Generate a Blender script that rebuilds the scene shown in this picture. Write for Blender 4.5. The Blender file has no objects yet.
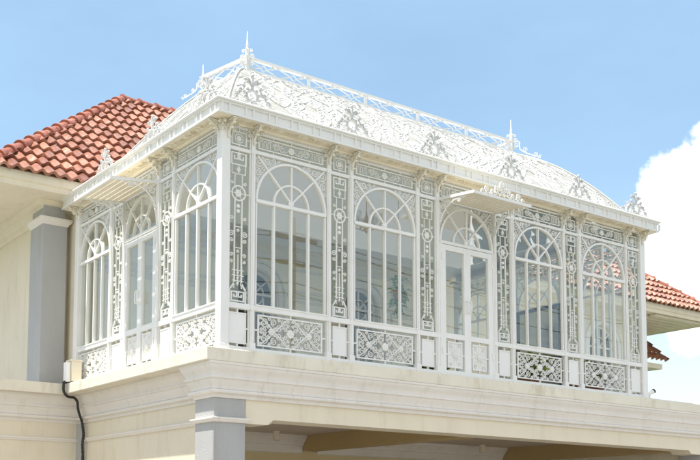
import bpy, bmesh, math, random
from math import sin, cos, pi, radians
from mathutils import Vector, Matrix
random.seed(7)
scene = bpy.context.scene
COL = scene.collection

# ------------------------------------------------------------------ camera
cam_d = bpy.data.cameras.new('camera'); cam = bpy.data.objects.new('camera', cam_d); COL.objects.link(cam)
YAW, PITCH, ROLL = 0.6129, 0.0867, 0.0050
fw = Vector((sin(YAW)*cos(PITCH), cos(YAW)*cos(PITCH), sin(PITCH)))
rt = Vector((cos(YAW), -sin(YAW), 0)); up = rt.cross(fw)
r2 = rt*cos(ROLL)+up*sin(ROLL); u2 = -rt*sin(ROLL)+up*cos(ROLL)
m = Matrix((r2, u2, -fw)).transposed().to_4x4(); m.translation = Vector((-6.6166, -10.91, -2.1756))
cam.matrix_world = m
cam_d.sensor_width = 36; cam_d.lens = 36*1002.16/700
cam_d.shift_x = 60.75/700; cam_d.shift_y = 200.73/700
cam_d.clip_end = 5000
scene.camera = cam

# ------------------------------------------------------------------ sun and sky
SUN = Vector((-0.315, 0.045, 0.94)).normalized()
sun_el = math.asin(SUN.z); sun_az = math.atan2(SUN.x, SUN.y)
sd = bpy.data.lights.new('sun', 'SUN'); so = bpy.data.objects.new('sun', sd); COL.objects.link(so)
sd.energy = 4.6; sd.angle = radians(0.55); sd.color = (1.0, 0.955, 0.87)
so.rotation_euler = SUN.to_track_quat('Z', 'Y').to_euler()

wd = bpy.data.worlds.new('World'); scene.world = wd; wd.use_nodes = True
nt = wd.node_tree; nt.nodes.clear()
def N(t, **k):
    n = nt.nodes.new(t)
    for a, b in k.items(): setattr(n, a, b)
    return n
def L(a, b): nt.links.new(a, b)
out = N('ShaderNodeOutputWorld'); bg = N('ShaderNodeBackground'); bg.inputs['Strength'].default_value = 0.115
sky = N('ShaderNodeTexSky', sky_type='NISHITA'); sky.sun_disc = False
sky.sun_elevation = sun_el; sky.sun_rotation = sun_az
sky.air_density = 1.0; sky.dust_density = 1.2; sky.ozone_density = 1.4; sky.altitude = 10
tc = N('ShaderNodeTexCoord')
noi = N('ShaderNodeTexNoise'); noi.inputs['Scale'].default_value = 15.0; noi.inputs['Detail'].default_value = 11; noi.inputs['Roughness'].default_value = 0.6
L(tc.outputs['Generated'], noi.inputs['Vector'])
# a cumulus bank on the right: nearness to one direction plus noise
CD = (fw + r2*((756-350+60.75)/1002.16) + u2*((230+200.73-240)/1002.16)).normalized()
dot = N('ShaderNodeVectorMath', operation='DOT_PRODUCT'); dot.inputs[1].default_value = CD
L(tc.outputs['Generated'], dot.inputs[0])
ma = N('ShaderNodeMapRange'); ma.inputs['From Min'].default_value = 0.9893; ma.inputs['From Max'].default_value = 0.9985
ma.inputs['To Min'].default_value = -0.42; ma.inputs['To Max'].default_value = 0.42
L(dot.outputs['Value'], ma.inputs['Value'])
ad = N('ShaderNodeMath', operation='ADD'); L(noi.outputs['Fac'], ad.inputs[0]); L(ma.outputs['Result'], ad.inputs[1])
cr = N('ShaderNodeMapRange', interpolation_type='SMOOTHSTEP'); cr.inputs['From Min'].default_value = 0.46; cr.inputs['From Max'].default_value = 0.59
L(ad.outputs[0], cr.inputs['Value'])
# thin high haze everywhere
noi2 = N('ShaderNodeTexNoise'); noi2.inputs['Scale'].default_value = 2.2; noi2.inputs['Detail'].default_value = 8; noi2.inputs['Roughness'].default_value = 0.55
mp = N('ShaderNodeMapping'); mp.inputs['Scale'].default_value = (1, 1, 2.4); mp.inputs['Location'].default_value = (3.1, 0.4, 1.7)
L(tc.outputs['Generated'], mp.inputs['Vector']); L(mp.outputs['Vector'], noi2.inputs['Vector'])
hz = N('ShaderNodeMapRange', interpolation_type='SMOOTHSTEP'); hz.inputs['From Min'].default_value = 0.40; hz.inputs['From Max'].default_value = 0.80
hz.inputs['To Min'].default_value = 0.42; hz.inputs['To Max'].default_value = 0.66
L(noi2.outputs['Fac'], hz.inputs['Value'])
mx1 = N('ShaderNodeMixRGB'); mx1.inputs['Color2'].default_value = (2.95, 4.65, 6.2, 1)
sp = N('ShaderNodeSeparateXYZ'); L(tc.outputs['Generated'], sp.inputs['Vector'])
hor = N('ShaderNodeMapRange', interpolation_type='SMOOTHSTEP'); hor.inputs['From Min'].default_value = 0.34; hor.inputs['From Max'].default_value = 0.0
hor.inputs['To Min'].default_value = 0.0; hor.inputs['To Max'].default_value = 0.9
L(sp.outputs['Z'], hor.inputs['Value'])
mx0 = N('ShaderNodeMixRGB'); mx0.inputs['Color2'].default_value = (6.3, 6.7, 7.0, 1)
L(hor.outputs['Result'], mx0.inputs['Fac']); L(mx1.outputs['Color'], mx0.inputs['Color1'])
L(hz.outputs['Result'], mx1.inputs['Fac']); L(sky.outputs['Color'], mx1.inputs['Color1'])
cn = N('ShaderNodeTexNoise'); cn.inputs['Scale'].default_value = 14; cn.inputs['Detail'].default_value = 6
L(tc.outputs['Generated'], cn.inputs['Vector'])
cc = N('ShaderNodeMixRGB'); cc.inputs['Color1'].default_value = (5.9, 6.5, 7.3, 1); cc.inputs['Color2'].default_value = (9.2, 9.2, 9.2, 1)
cnr = N('ShaderNodeMapRange'); cnr.inputs['From Min'].default_value = 0.35; cnr.inputs['From Max'].default_value = 0.55; L(cn.outputs['Fac'], cnr.inputs['Value'])
L(cnr.outputs['Result'], cc.inputs['Fac'])
mx2 = N('ShaderNodeMixRGB'); L(cr.outputs['Result'], mx2.inputs['Fac']); L(mx0.outputs['Color'], mx2.inputs['Color1']); L(cc.outputs['Color'], mx2.inputs['Color2'])
# unseen broken cumulus, thickest behind the viewer, added to light the shaded front
bk = Vector((-fw.x, -fw.y, 0.55)).normalized()
dot2 = N('ShaderNodeVectorMath', operation='DOT_PRODUCT'); dot2.inputs[1].default_value = bk
L(tc.outputs['Generated'], dot2.inputs[0])
mb_ = N('ShaderNodeMapRange'); mb_.inputs['From Min'].default_value = -0.15; mb_.inputs['From Max'].default_value = 0.85
mb_.inputs['To Min'].default_value = -0.35; mb_.inputs['To Max'].default_value = 0.16
L(dot2.outputs['Value'], mb_.inputs['Value'])
noi3 = N('ShaderNodeTexNoise'); noi3.inputs['Scale'].default_value = 3.2; noi3.inputs['Detail'].default_value = 10; noi3.inputs['Roughness'].default_value = 0.58
L(tc.outputs['Generated'], noi3.inputs['Vector'])
ad3 = N('ShaderNodeMath', operation='ADD'); L(noi3.outputs['Fac'], ad3.inputs[0]); L(mb_.outputs['Result'], ad3.inputs[1])
cr3 = N('ShaderNodeMapRange', interpolation_type='SMOOTHSTEP'); cr3.inputs['From Min'].default_value = 0.46; cr3.inputs['From Max'].default_value = 0.60
L(ad3.outputs[0], cr3.inputs['Value'])
mx3 = N('ShaderNodeMixRGB'); L(cr3.outputs['Result'], mx3.inputs['Fac']); L(mx2.outputs['Color'], mx3.inputs['Color1']); mx3.inputs['Color2'].default_value = (6.5, 6.6, 6.8, 1)
L(mx3.outputs['Color'], bg.inputs['Color']); L(bg.outputs['Background'], out.inputs['Surface'])

scene.view_settings.view_transform = 'Standard'; scene.view_settings.look = 'None'
scene.view_settings.exposure = 0.70; scene.view_settings.gamma = 1
scene.view_settings.use_curve_mapping = False
scene.render.engine = 'CYCLES'
scene.cycles.max_bounces = 10; scene.cycles.transparent_max_bounces = 24; scene.cycles.diffuse_bounces = 5
scene.cycles.glossy_bounces = 4

# ------------------------------------------------------------------ materials
def material(name, color, rough=0.5, var=0.06, scale=4.0, bump=0.0, bscale=40.0, stain=None, stain_amt=0.0, stain_scale=(3, 3, 1), metallic=0.0, spec=0.5, per_object=0.0):
    mt = bpy.data.materials.new(name); mt.use_nodes = True
    t = mt.node_tree; b = t.nodes['Principled BSDF']
    b.inputs['Roughness'].default_value = rough; b.inputs['Metallic'].default_value = metallic
    b.inputs['Specular IOR Level'].default_value = spec
    co = t.nodes.new('ShaderNodeTexCoord')
    geo = t.nodes.new('ShaderNodeNewGeometry')
    nz = t.nodes.new('ShaderNodeTexNoise'); nz.inputs['Scale'].default_value = scale; nz.inputs['Detail'].default_value = 6
    t.links.new(geo.outputs['Position'], nz.inputs['Vector'])
    rmp = t.nodes.new('ShaderNodeMapRange'); rmp.inputs['From Min'].default_value = 0.25; rmp.inputs['From Max'].default_value = 0.75
    rmp.inputs['To Min'].default_value = 1-var; rmp.inputs['To Max'].default_value = 1+var
    t.links.new(nz.outputs['Fac'], rmp.inputs['Value'])
    hs = t.nodes.new('ShaderNodeHueSaturation'); hs.inputs['Color'].default_value = (*color, 1)
    t.links.new(rmp.outputs['Result'], hs.inputs['Value'])
    src = hs.outputs['Color']
    if stain:
        mp = t.nodes.new('ShaderNodeMapping'); mp.inputs['Scale'].default_value = stain_scale
        t.links.new(geo.outputs['Position'], mp.inputs['Vector'])
        n2 = t.nodes.new('ShaderNodeTexNoise'); n2.inputs['Scale'].default_value = 1.0; n2.inputs['Detail'].default_value = 9; n2.inputs['Roughness'].default_value = 0.68
        t.links.new(mp.outputs['Vector'], n2.inputs['Vector'])
        r3 = t.nodes.new('ShaderNodeMapRange'); r3.interpolation_type = 'SMOOTHSTEP'; r3.inputs['From Min'].default_value = 0.50; r3.inputs['From Max'].default_value = 0.75
        r3.inputs['To Max'].default_value = stain_amt
        t.links.new(n2.outputs['Fac'], r3.inputs['Value'])
        mx = t.nodes.new('ShaderNodeMixRGB'); mx.inputs['Color2'].default_value = (*stain, 1)
        t.links.new(r3.outputs['Result'], mx.inputs['Fac']); t.links.new(src, mx.inputs['Color1']); src = mx.outputs['Color']
    t.links.new(src, b.inputs['Base Color'])
    if bump:
        n3 = t.nodes.new('ShaderNodeTexNoise'); n3.inputs['Scale'].default_value = bscale; n3.inputs['Detail'].default_value = 5
        t.links.new(geo.outputs['Position'], n3.inputs['Vector'])
        bp = t.nodes.new('ShaderNodeBump'); bp.inputs['Strength'].default_value = bump; bp.inputs['Distance'].default_value = 0.01
        t.links.new(n3.outputs['Fac'], bp.inputs['Height']); t.links.new(bp.outputs['Normal'], b.inputs['Normal'])
    return mt

WHITE = material('white_painted_iron', (0.82, 0.815, 0.80), 0.45, 0.03, 3.0, 0.15, 60, (0.55, 0.50, 0.42), 0.18, (5, 5, 2))
ROOFW = material('white_roof_sheet', (0.60, 0.60, 0.585), 0.5, 0.04, 2.0, 0.25, 25, (0.60, 0.58, 0.54), 0.25, (4, 4, 4))
SOFFIT = material('cream_painted_soffit', (0.80, 0.74, 0.61), 0.55, 0.06, 3.0, 0.2, 30, (0.50, 0.40, 0.26), 0.3, (4, 4, 4))
CREAM = material('cream_render', (0.76, 0.69, 0.55), 0.8, 0.05, 1.2, 0.45, 70, (0.52, 0.43, 0.29), 0.34, (4, 4, .7))
TAN = material('tan_render', (0.66, 0.55, 0.33), 0.8, 0.03, 1.5, 0.25, 80)
MOULD = material('white_moulding', (0.77, 0.73, 0.685), 0.7, 0.04, 1.5, 0.25, 60, (0.47, 0.40, 0.31), 0.30, (9, 9, .7))
SLAB = material('marble_coping', (0.76, 0.71, 0.60), 0.6, 0.06, 2.5, 0.3, 40, (0.42, 0.34, 0.22), 0.55, (3.5, 3.5, 1.2))
GREY = material('blue_grey_render', (0.42, 0.42, 0.42), 0.8, 0.05, 1.5, 0.45, 70, (0.28, 0.27, 0.25), 0.35, (5, 5, .7))
TILEFLOOR = material('pale_floor_tiles', (0.82, 0.78, 0.70), 0.35, 0.05, 1.0)
WALLIN = material('pale_interior_plaster', (0.92, 0.87, 0.74), 0.7, 0.04, 1.0)
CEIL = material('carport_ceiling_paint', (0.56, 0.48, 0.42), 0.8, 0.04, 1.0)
BLACK = material('black_rubber', (0.02, 0.02, 0.02), 0.5, 0.1, 20)
MIRR = material('old_mirror', (0.72, 0.76, 0.76), 0.08, 0.05, 3, metallic=1.0)
BRKT = material('bracket_paint', (0.80, 0.76, 0.66), 0.5, 0.05, 6)
DARKF = material('dark_frame', (0.05, 0.06, 0.08), 0.4, 0.1, 8)
DARKGL = material('dark_window_glass', (0.05, 0.06, 0.07), 0.06, 0.2, 1.2)
BRASS = material('aged_brass', (0.60, 0.42, 0.20), 0.3, 0.1, 20, metallic=1.0)
LEAF = material('plant_leaf', (0.15, 0.26, 0.06), 0.5, 0.35, 12)
LEAF2 = material('pale_plant_leaf', (0.32, 0.38, 0.09), 0.5, 0.35, 12)
CLAY = material('clay_pot', (0.42, 0.16, 0.09), 0.7, 0.1, 10)
BOXM = material('cream_plastic', (0.74, 0.68, 0.55), 0.5, 0.04, 10, 0, 1, (0.45, 0.30, 0.15), 0.3, (9, 9, 3))
ASPH = material('driveway_paving', (0.26, 0.24, 0.21), 0.85, 0.12, 1.5, 0.4, 30)
DARKW = material('dark_soffit_board', (0.16, 0.12, 0.08), 0.8, 0.1, 6)
FELT = material('grey_roof_felt', (0.24, 0.23, 0.22), 0.9, 0.15, 2)
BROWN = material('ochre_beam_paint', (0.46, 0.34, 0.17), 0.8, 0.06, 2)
LAWN = material('lawn', (0.07, 0.11, 0.04), 0.9, 0.3, 3.0, 0.5, 30)
RED = material('red_cloth', (0.45, 0.03, 0.06), 0.6, 0.1, 10)
PALEBL = material('white_petals', (0.80, 0.80, 0.76), 0.6, 0.05, 6)

def translucent(mt, amount, col):
    t = mt.node_tree; b = t.nodes['Principled BSDF']; o = t.nodes['Material Output']
    tl = t.nodes.new('ShaderNodeBsdfTranslucent'); tl.inputs['Color'].default_value = (*col, 1)
    mx = t.nodes.new('ShaderNodeMixShader'); mx.inputs['Fac'].default_value = amount
    t.links.new(b.outputs[0], mx.inputs[1]); t.links.new(tl.outputs[0], mx.inputs[2]); t.links.new(mx.outputs[0], o.inputs['Surface'])
SHEET = material('white_translucent_roof_sheet', (0.62, 0.62, 0.61), 0.5, 0.03, 2.0, 0.15, 25, (0.62, 0.60, 0.56), 0.2, (4, 4, 4))
translucent(SHEET, 0.11, (0.84, 0.85, 0.78))
SHEET_THIN = material('thin_translucent_roof_sheet', (0.82, 0.82, 0.80), 0.5, 0.03, 2.0, 0.15, 25, (0.62, 0.60, 0.56), 0.2, (4, 4, 4))
translucent(SHEET_THIN, 0.55, (0.86, 0.84, 0.76))  # translucency added to the roof sheets so sunlight brightens the room below
GREYI = material('shade_grey_iron', (0.58, 0.58, 0.57), 0.55, 0.10, 9.0, 0.3, 60, (0.40, 0.39, 0.37), 0.5, (7, 7, 7))  # shade on the eave crests put into a grey base colour, random blotches over it
# terracotta tiles: colour differs tile by tile
TERRA = material('terracotta_tile', (0.31, 0.125, 0.075), 0.36, 0.20, 3.6, 0.3, 30, (0.60, 0.43, 0.35), 0.75, (8, 8, 8))
def tile_tones(mt):
    t = mt.node_tree; b = t.nodes['Principled BSDF']; old = b.inputs['Base Color'].links[0].from_socket
    a = t.nodes.new('ShaderNodeAttribute'); a.attribute_name = 'tone'
    rp = t.nodes.new('ShaderNodeValToRGB'); e = rp.color_ramp.elements
    e[0].position = 0.0; e[0].color = (0.60, 0.52, 0.50, 1); e[1].position = 1.0; e[1].color = (1.55, 1.58, 1.65, 1)
    q = e.new(0.4); q.color = (0.95, 0.95, 0.95, 1)
    mx = t.nodes.new('ShaderNodeMixRGB'); mx.blend_type = 'MULTIPLY'; mx.inputs['Fac'].default_value = 1
    t.links.new(a.outputs['Fac'], rp.inputs['Fac']); t.links.new(old, mx.inputs['Color1']); t.links.new(rp.outputs['Color'], mx.inputs['Color2'])
    t.links.new(mx.outputs['Color'], b.inputs['Base Color'])
tile_tones(TERRA)
TERRAC = material('terracotta_cap', (0.36, 0.125, 0.08), 0.5, 0.22, 3.0, 0.25, 30, (0.60, 0.33, 0.23), 0.4, (3, 3, 3))

def glass_mat(name, tint, refl):
    mt = bpy.data.materials.new(name); mt.use_nodes = True; t = mt.node_tree; t.nodes.clear()
    o = t.nodes.new('ShaderNodeOutputMaterial'); mx = t.nodes.new('ShaderNodeMixShader')
    tr = t.nodes.new('ShaderNodeBsdfTransparent'); tr.inputs['Color'].default_value = (*tint, 1)
    gl = t.nodes.new('ShaderNodeBsdfGlossy'); gl.inputs['Roughness'].default_value = 0.0; gl.inputs['Color'].default_value = (0.95, 1, 0.98, 1)
    geo = t.nodes.new('ShaderNodeNewGeometry')
    def mth(op, a, b=None):
        q = t.nodes.new('ShaderNodeMath'); q.operation = op
        for i, x in enumerate((a, b)):
            if x is None: continue
            if isinstance(x, (int, float)): q.inputs[i].default_value = x
            else: t.links.new(x, q.inputs[i])
        return q.outputs[0]
    dp = t.nodes.new('ShaderNodeVectorMath'); dp.operation = 'DOT_PRODUCT'
    t.links.new(geo.outputs['Incoming'], dp.inputs[0]); t.links.new(geo.outputs['Normal'], dp.inputs[1])
    c = mth('ABSOLUTE', dp.outputs['Value']); q5 = mth('POWER', mth('SUBTRACT', 1.0, c), 5.0)
    fac = mth('ADD', mth('MULTIPLY', q5, 1-refl), refl)      # Schlick, the same from both sides of the pane
    nz = t.nodes.new('ShaderNodeTexNoise'); nz.inputs['Scale'].default_value = 1.6
    t.links.new(geo.outputs['Position'], nz.inputs['Vector'])
    bp = t.nodes.new('ShaderNodeBump'); bp.inputs['Strength'].default_value = 0.012; bp.inputs['Distance'].default_value = 0.02
    t.links.new(nz.outputs['Fac'], bp.inputs['Height']); t.links.new(bp.outputs['Normal'], gl.inputs['Normal'])
    t.links.new(fac, mx.inputs['Fac']); t.links.new(tr.outputs[0], mx.inputs[1]); t.links.new(gl.outputs[0], mx.inputs[2])
    t.links.new(mx.outputs[0], o.inputs['Surface'])
    return mt
GLASS = glass_mat('clear_window_glass', (0.985, 0.99, 0.98), 0.085)
TINTGL = glass_mat('smoked_window_glass', (0.86, 0.88, 0.84), 0.06)
CRYST = material('crystal_drop', (0.85, 0.83, 0.78), 0.1, 0.02, 10)

# ------------------------------------------------------------------ mesh builder
class MB:
    def __init__(s): s.v = []; s.f = []
    def box(s, x0, x1, y0, y1, z0, z1):
        b = len(s.v)
        s.v += [(x0,y0,z0),(x1,y0,z0),(x1,y1,z0),(x0,y1,z0),(x0,y0,z1),(x1,y0,z1),(x1,y1,z1),(x0,y1,z1)]
        s.f += [(b,b+3,b+2,b+1),(b+4,b+5,b+6,b+7),(b,b+1,b+5,b+4),(b+1,b+2,b+6,b+5),(b+2,b+3,b+7,b+6),(b+3,b,b+4,b+7)]
        return s
    def ribbon(s, pts, w, d, y=0.0, closed=False):
        """flat bar following 2-D points in the x-z plane: w across in the plane, d deep along y"""
        n = len(pts); b = len(s.v); w *= 0.68 if w < 0.017 else 0.82
        if n < 2: return s
        for i, (x, z) in enumerate(pts):
            if closed: p, q = pts[i-1], pts[(i+1) % n]
            else: p, q = pts[max(i-1, 0)], pts[min(i+1, n-1)]
            dx, dz = q[0]-p[0], q[1]-p[1]; l = math.hypot(dx, dz) or 1e-9
            k = 1.0
            if closed or 0 < i < n-1:
                a = (x-p[0], z-p[1]); c = (q[0]-x, q[1]-z); la = math.hypot(*a) or 1e-9; lc = math.hypot(*c) or 1e-9
                cs = max(-0.9, min(1, (a[0]*c[0]+a[1]*c[1])/(la*lc))); k = min(1.6, 1/math.sqrt((1+cs)/2))
            nx, nz = -dz/l*w/2*k, dx/l*w/2*k
            s.v += [(x-nx, y-d/2, z-nz), (x+nx, y-d/2, z+nz), (x+nx, y+d/2, z+nz), (x-nx, y+d/2, z-nz)]
        m = n if closed else n-1
        for i in range(m):
            a = b+4*i; c = b+4*((i+1) % n)
            for j in range(4):
                k = (j+1) % 4; s.f.append((a+j, a+k, c+k, c+j))
        if not closed:
            s.f += [(b, b+1, b+2, b+3), (b+4*n-1, b+4*n-2, b+4*n-3, b+4*n-4)]
        return s
    def line(s, x0, z0, x1, z1, w, d, y=0.0): return s.ribbon([(x0, z0), (x1, z1)], w, d, y)
    def rect(s, x0, x1, z0, z1, w, d, y=0.0):
        h = w/2
        s.line(x0-h, z0, x1+h, z0, w, d, y); s.line(x0-h, z1, x1+h, z1, w, d, y)
        s.line(x0, z0+h, x0, z1-h, w, d*0.9, y); s.line(x1, z0+h, x1, z1-h, w, d*0.9, y); return s
    def ring(s, cx, cz, r, w, d, y=0.0, n=20): return s.ribbon([(cx+r*cos(2*pi*i/n), cz+r*sin(2*pi*i/n)) for i in range(n)], w, d, y, True)
    def spiral(s, cx, cz, r, a0, turns, w, d, y=0.0, n=None, tail=None):
        n = n or int(10*abs(turns))+4
        pts = []
        if tail: pts.append(tail)
        for i in range(n+1):
            t = i/n; rr = r*(1-0.80*t); a = a0+2*pi*turns*t
            pts.append((cx+rr*cos(a), cz+rr*sin(a)))
        return s.ribbon(pts, w, d, y)
    def disc(s, cx, cz, r, d, y=0.0, n=10):
        b = len(s.v)
        for yy, rr in ((y+d/2, r), (y-d/4, r), (y-d/2, r*0.55)):
            for i in range(n): s.v.append((cx+rr*cos(2*pi*i/n), yy, cz+rr*sin(2*pi*i/n)))
        for k in (0, 1):
            for i in range(n):
                j = (i+1) % n; s.f.append((b+k*n+i, b+k*n+j, b+(k+1)*n+j, b+(k+1)*n+i))
        s.f.append(tuple(b+2*n+i for i in range(n))); s.f.append(tuple(b+n-1-i for i in range(n)))
        return s
    def rosette(s, cx, cz, r, d, y=0.0, n=8):
        for i in range(n):
            a = 2*pi*i/n
            s.disc(cx+cos(a)*r*0.6, cz+sin(a)*r*0.6, r*0.34, d, y, 6)
        return s.disc(cx, cz, r*0.35, d*1.6, y, 8)
    def tube(s, pts, r, n=6, closed=False, radii=None):
        pts = [Vector(p) for p in pts]; b = len(s.v); N_ = len(pts); prev = None
        for i, p in enumerate(pts):
            if closed: t = pts[(i+1) % N_]-pts[i-1]
            else: t = pts[min(i+1, N_-1)]-pts[max(i-1, 0)]
            t.normalize()
            if prev is None: a = t.orthogonal().normalized()
            else:
                a = prev-t*prev.dot(t)
                a = a.normalized() if a.length > 1e-6 else t.orthogonal().normalized()
            prev = a; c = t.cross(a); rr = radii[i] if radii else r
            for k in range(n):
                q = p+a*cos(2*pi*k/n)*rr+c*sin(2*pi*k/n)*rr; s.v.append(q[:])
        for i in range(N_ if closed else N_-1):
            o = b+n*i; q = b+n*((i+1) % N_)
            for k in range(n): s.f.append((o+k, o+(k+1) % n, q+(k+1) % n, q+k))
        if not closed:
            s.f.append(tuple(b+n-1-k for k in range(n))); s.f.append(tuple(b+n*(N_-1)+k for k in range(n)))
        return s
    def lathe(s, cx, cy, prof, n=12):
        b = len(s.v)
        for r, z in prof:
            for k in range(n): s.v.append((cx+r*cos(2*pi*k/n), cy+r*sin(2*pi*k/n), z))
        for i in range(len(prof)-1):
            for k in range(n):
                j = (k+1) % n; s.f.append((b+i*n+k, b+i*n+j, b+(i+1)*n+j, b+(i+1)*n+k))
        s.f.append(tuple(b+n-1-k for k in range(n))); s.f.append(tuple(b+n*(len(prof)-1)+k for k in range(n)))
        return s
    def sweep(s, path, prof, cap=True):
        """closed profile [(offset outward, z)] along a plan path; outward is the right-hand side of travel"""
        n = len(path); k = len(prof); b = len(s.v)
        for i, p in enumerate(path):
            p = Vector(p)
            def nrm(a, c):
                d = (Vector(c)-Vector(a)).normalized(); return Vector((d.y, -d.x))
            if i == 0: o = nrm(path[0], path[1])
            elif i == n-1: o = nrm(path[-2], path[-1])
            else:
                n1, n2 = nrm(path[i-1], path[i]), nrm(path[i], path[i+1]); o = (n1+n2); o = o/(o.dot(n1))
            for off, z in prof: s.v.append((p.x+o.x*off, p.y+o.y*off, z))
        for i in range(n-1):
            for j in range(k):
                q = (j+1) % k; s.f.append((b+i*k+j, b+i*k+q, b+(i+1)*k+q, b+(i+1)*k+j))
        if cap:
            s.f.append(tuple(b+j for j in range(k))); s.f.append(tuple(b+(n-1)*k+k-1-j for j in range(k)))
        return s
    def poly(s, pts): 
        b = len(s.v); s.v += [tuple(p) for p in pts]; s.f.append(tuple(range(b, b+len(pts)))); return s
    def prism(s, pts, y0, y1):
        n = len(pts); b = len(s.v)
        s.v += [(x, y0, z) for x, z in pts]+[(x, y1, z) for x, z in pts]
        s.f.append(tuple(range(b, b+n))); s.f.append(tuple(b+2*n-1-i for i in range(n)))
        for i in range(n):
            j = (i+1) % n; s.f.append((b+i, b+n+i, b+n+j, b+j))
        return s
    def mesh(s, name, mat, smooth=False):
        me = bpy.data.meshes.new(name); me.from_pydata(s.v, [], s.f); me.materials.append(mat)
        bm = bmesh.new(); bm.from_mesh(me); bmesh.ops.recalc_face_normals(bm, faces=bm.faces); bm.to_mesh(me); bm.free()
        if smooth:
            for p in me.polygons: p.use_smooth = True
        me.update(); return me

def inst(name, mesh, parent=None, loc=(0, 0, 0), rot=0.0, scale=None, label=None):
    o = bpy.data.objects.new(name, mesh); COL.objects.link(o)
    o.location = loc; o.rotation_euler = (0, 0, rot)
    if scale: o.scale = scale
    if parent: o.parent = parent
    if label: o['label'] = label
    return o
def thing(name, label, cat, loc=(0, 0, 0), group=None):
    o = bpy.data.objects.new(name, None); COL.objects.link(o); o.location = loc; o.empty_display_size = 0.2
    o['label'] = label; o['category'] = cat
    if group: o['group'] = group
    return o
def tag(o, label, cat, group=None):
    o['label'] = label; o['category'] = cat
    if group: o['group'] = group
    return o
def bevel(o, w=0.006, seg=2):
    md = o.modifiers.new('bevel', 'BEVEL'); md.width = w; md.segments = seg; md.limit_method = 'ANGLE'; md.angle_limit = radians(50); return o

GROUND = -3.80
# ------------------------------------------------------------------ ground
g = inst('ground', MB().poly([(-900, -900, GROUND), (900, -900, GROUND), (900, 900, GROUND), (-900, 900, GROUND)]).mesh('ground', LAWN)); g['kind'] = 'structure'
g = inst('driveway', MB().box(-14, 24, -24, 4.4, GROUND-0.1, GROUND+0.02).mesh('driveway', ASPH)); g['kind'] = 'structure'

# ------------------------------------------------------------------ porte-cochere under the conservatory
port = thing('porte_cochere', 'cream porte-cochère with moulded white cornice carrying the conservatory', 'carport', (0, 0, GROUND))
PZ = (0, 0, -GROUND)
def ppart(name, mb, mat, parent=port, smooth=False, bev=0):
    o = inst(name, mb.mesh(name, mat, smooth), parent, PZ if parent in (port,) else (0, 0, 0))
    if bev: bevel(o, bev)
    return o
XR = 11.25
ppart('coping_slab', MB().box(-0.30, XR+0.3, -0.12, 4.42, -0.195, -0.022), SLAB, bev=0.012)
PATH = [(0.08, 4.72), (0.08, 0.53), (-0.09, 0.53), (-0.09, 0.05), (XR, 0.05), (XR, 4.7)]
def cornice_profile(k=1.0):
    pr = [(-0.05, -0.196), (0.165, -0.196), (0.165, -0.225)]
    for i in range(9):                                   # big cyma
        t = i/8; pr.append((0.150-0.055*(0.5-0.5*cos(pi*t)), -0.235-0.125*t))
    pr += [(0.095, -0.372), (0.112, -0.376), (0.112, -0.400), (0.088, -0.404)]
    for i in range(7):
        t = i/6; pr.append((0.086-0.040*(0.5-0.5*cos(pi*t)), -0.412-0.105*t))
    pr += [(0.046, -0.530), (0.062, -0.535)]
    for i in range(5):
        a = pi/2-pi*i/4; pr.append((0.055+0.022*cos(a), -0.562+0.026*sin(a)))
    pr += [(0.020, -0.592), (0.020, -0.640), (-0.05, -0.640)]
    return pr
ppart('cornice', MB().sweep(PATH, cornice_profile()), MOULD)
# front beam with a stepped haunch at each column, in one mesh
def front_beam():
    pts = [(0.40, -0.19), (0.40, -0.955), (0.74, -0.955)]
    for i in range(6):
        a = -pi/2+ (pi/2)*i/5; pts.append((0.74+0.05*cos(a), -0.905+0.05*sin(a)))
    for i in range(6):
        a = pi-(pi/2)*i/5; pts.append((0.86+0.06*cos(a), -0.945+0.06*sin(a)))
    pts += [(10.22, -0.885), (10.29, -0.945), (10.60, -0.955), (10.60, -0.19)]
    return MB().prism(pts, 0.062, 0.46)
ppart('front_beam', front_beam(), CREAM, bev=0.006)
ppart('side_beam', MB().box(0.085, 0.42, 0.54, 4.70, -1.95, -0.19), CREAM)
MPROF = [(-0.03, -0.955), (0.018, -0.955), (0.030, -0.945), (0.040, -0.925), (0.050, -0.915), (0.050, -0.897), (0.018, -0.890), (-0.03, -0.886)]
ppart('string_moulding', MB().sweep([(-6.0, 4.70), (0.085, 4.70), (0.085, 0.532), (-0.088, 0.532), (-0.088, 0.05), (0.392, 0.05), (0.392, 0.3)], MPROF), MOULD)
def column_part(x0, x1):
    c = MB().box(x0, x1, 0.052, 0.53, GROUND, -0.20)
    c.box(x0-0.06, x1+0.06, -0.01, 0.59, GROUND, GROUND+0.35)
    return c
ppart('column', column_part(-0.088, 0.392), GREY, bev=0.008)
ppart('column', column_part(10.60, 11.08), GREY, bev=0.008)
ppart('right_wall', MB().box(10.66, 10.95, 0.54, 4.70, GROUND, -0.60), CREAM)
ppart('pilaster', MB().box(0.03, 0.30, 4.45, 4.69, GROUND, -0.645), GREY)
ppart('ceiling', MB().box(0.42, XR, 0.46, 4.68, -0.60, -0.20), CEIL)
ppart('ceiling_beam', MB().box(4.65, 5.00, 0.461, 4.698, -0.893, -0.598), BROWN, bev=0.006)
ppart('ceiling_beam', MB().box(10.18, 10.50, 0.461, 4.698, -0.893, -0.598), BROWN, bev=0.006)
cm = MB(); CP = [(-0.02, -0.602), (0.20, -0.602), (0.20, -0.655), (0.15, -0.70), (0.10, -0.75), (0.09, -0.79), (0.06, -0.80), (0.05, -0.88), (0.03, -0.93), (-0.02, -0.95)]
cm.sweep([(0.43, 4.70), (4.64, 4.70)], CP); cm.sweep([(5.01, 4.70), (10.17, 4.70)], CP); cm.sweep([(10.51, 4.70), (XR, 4.70)], CP)
ppart('crown_moulding', cm, MOULD)

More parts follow.
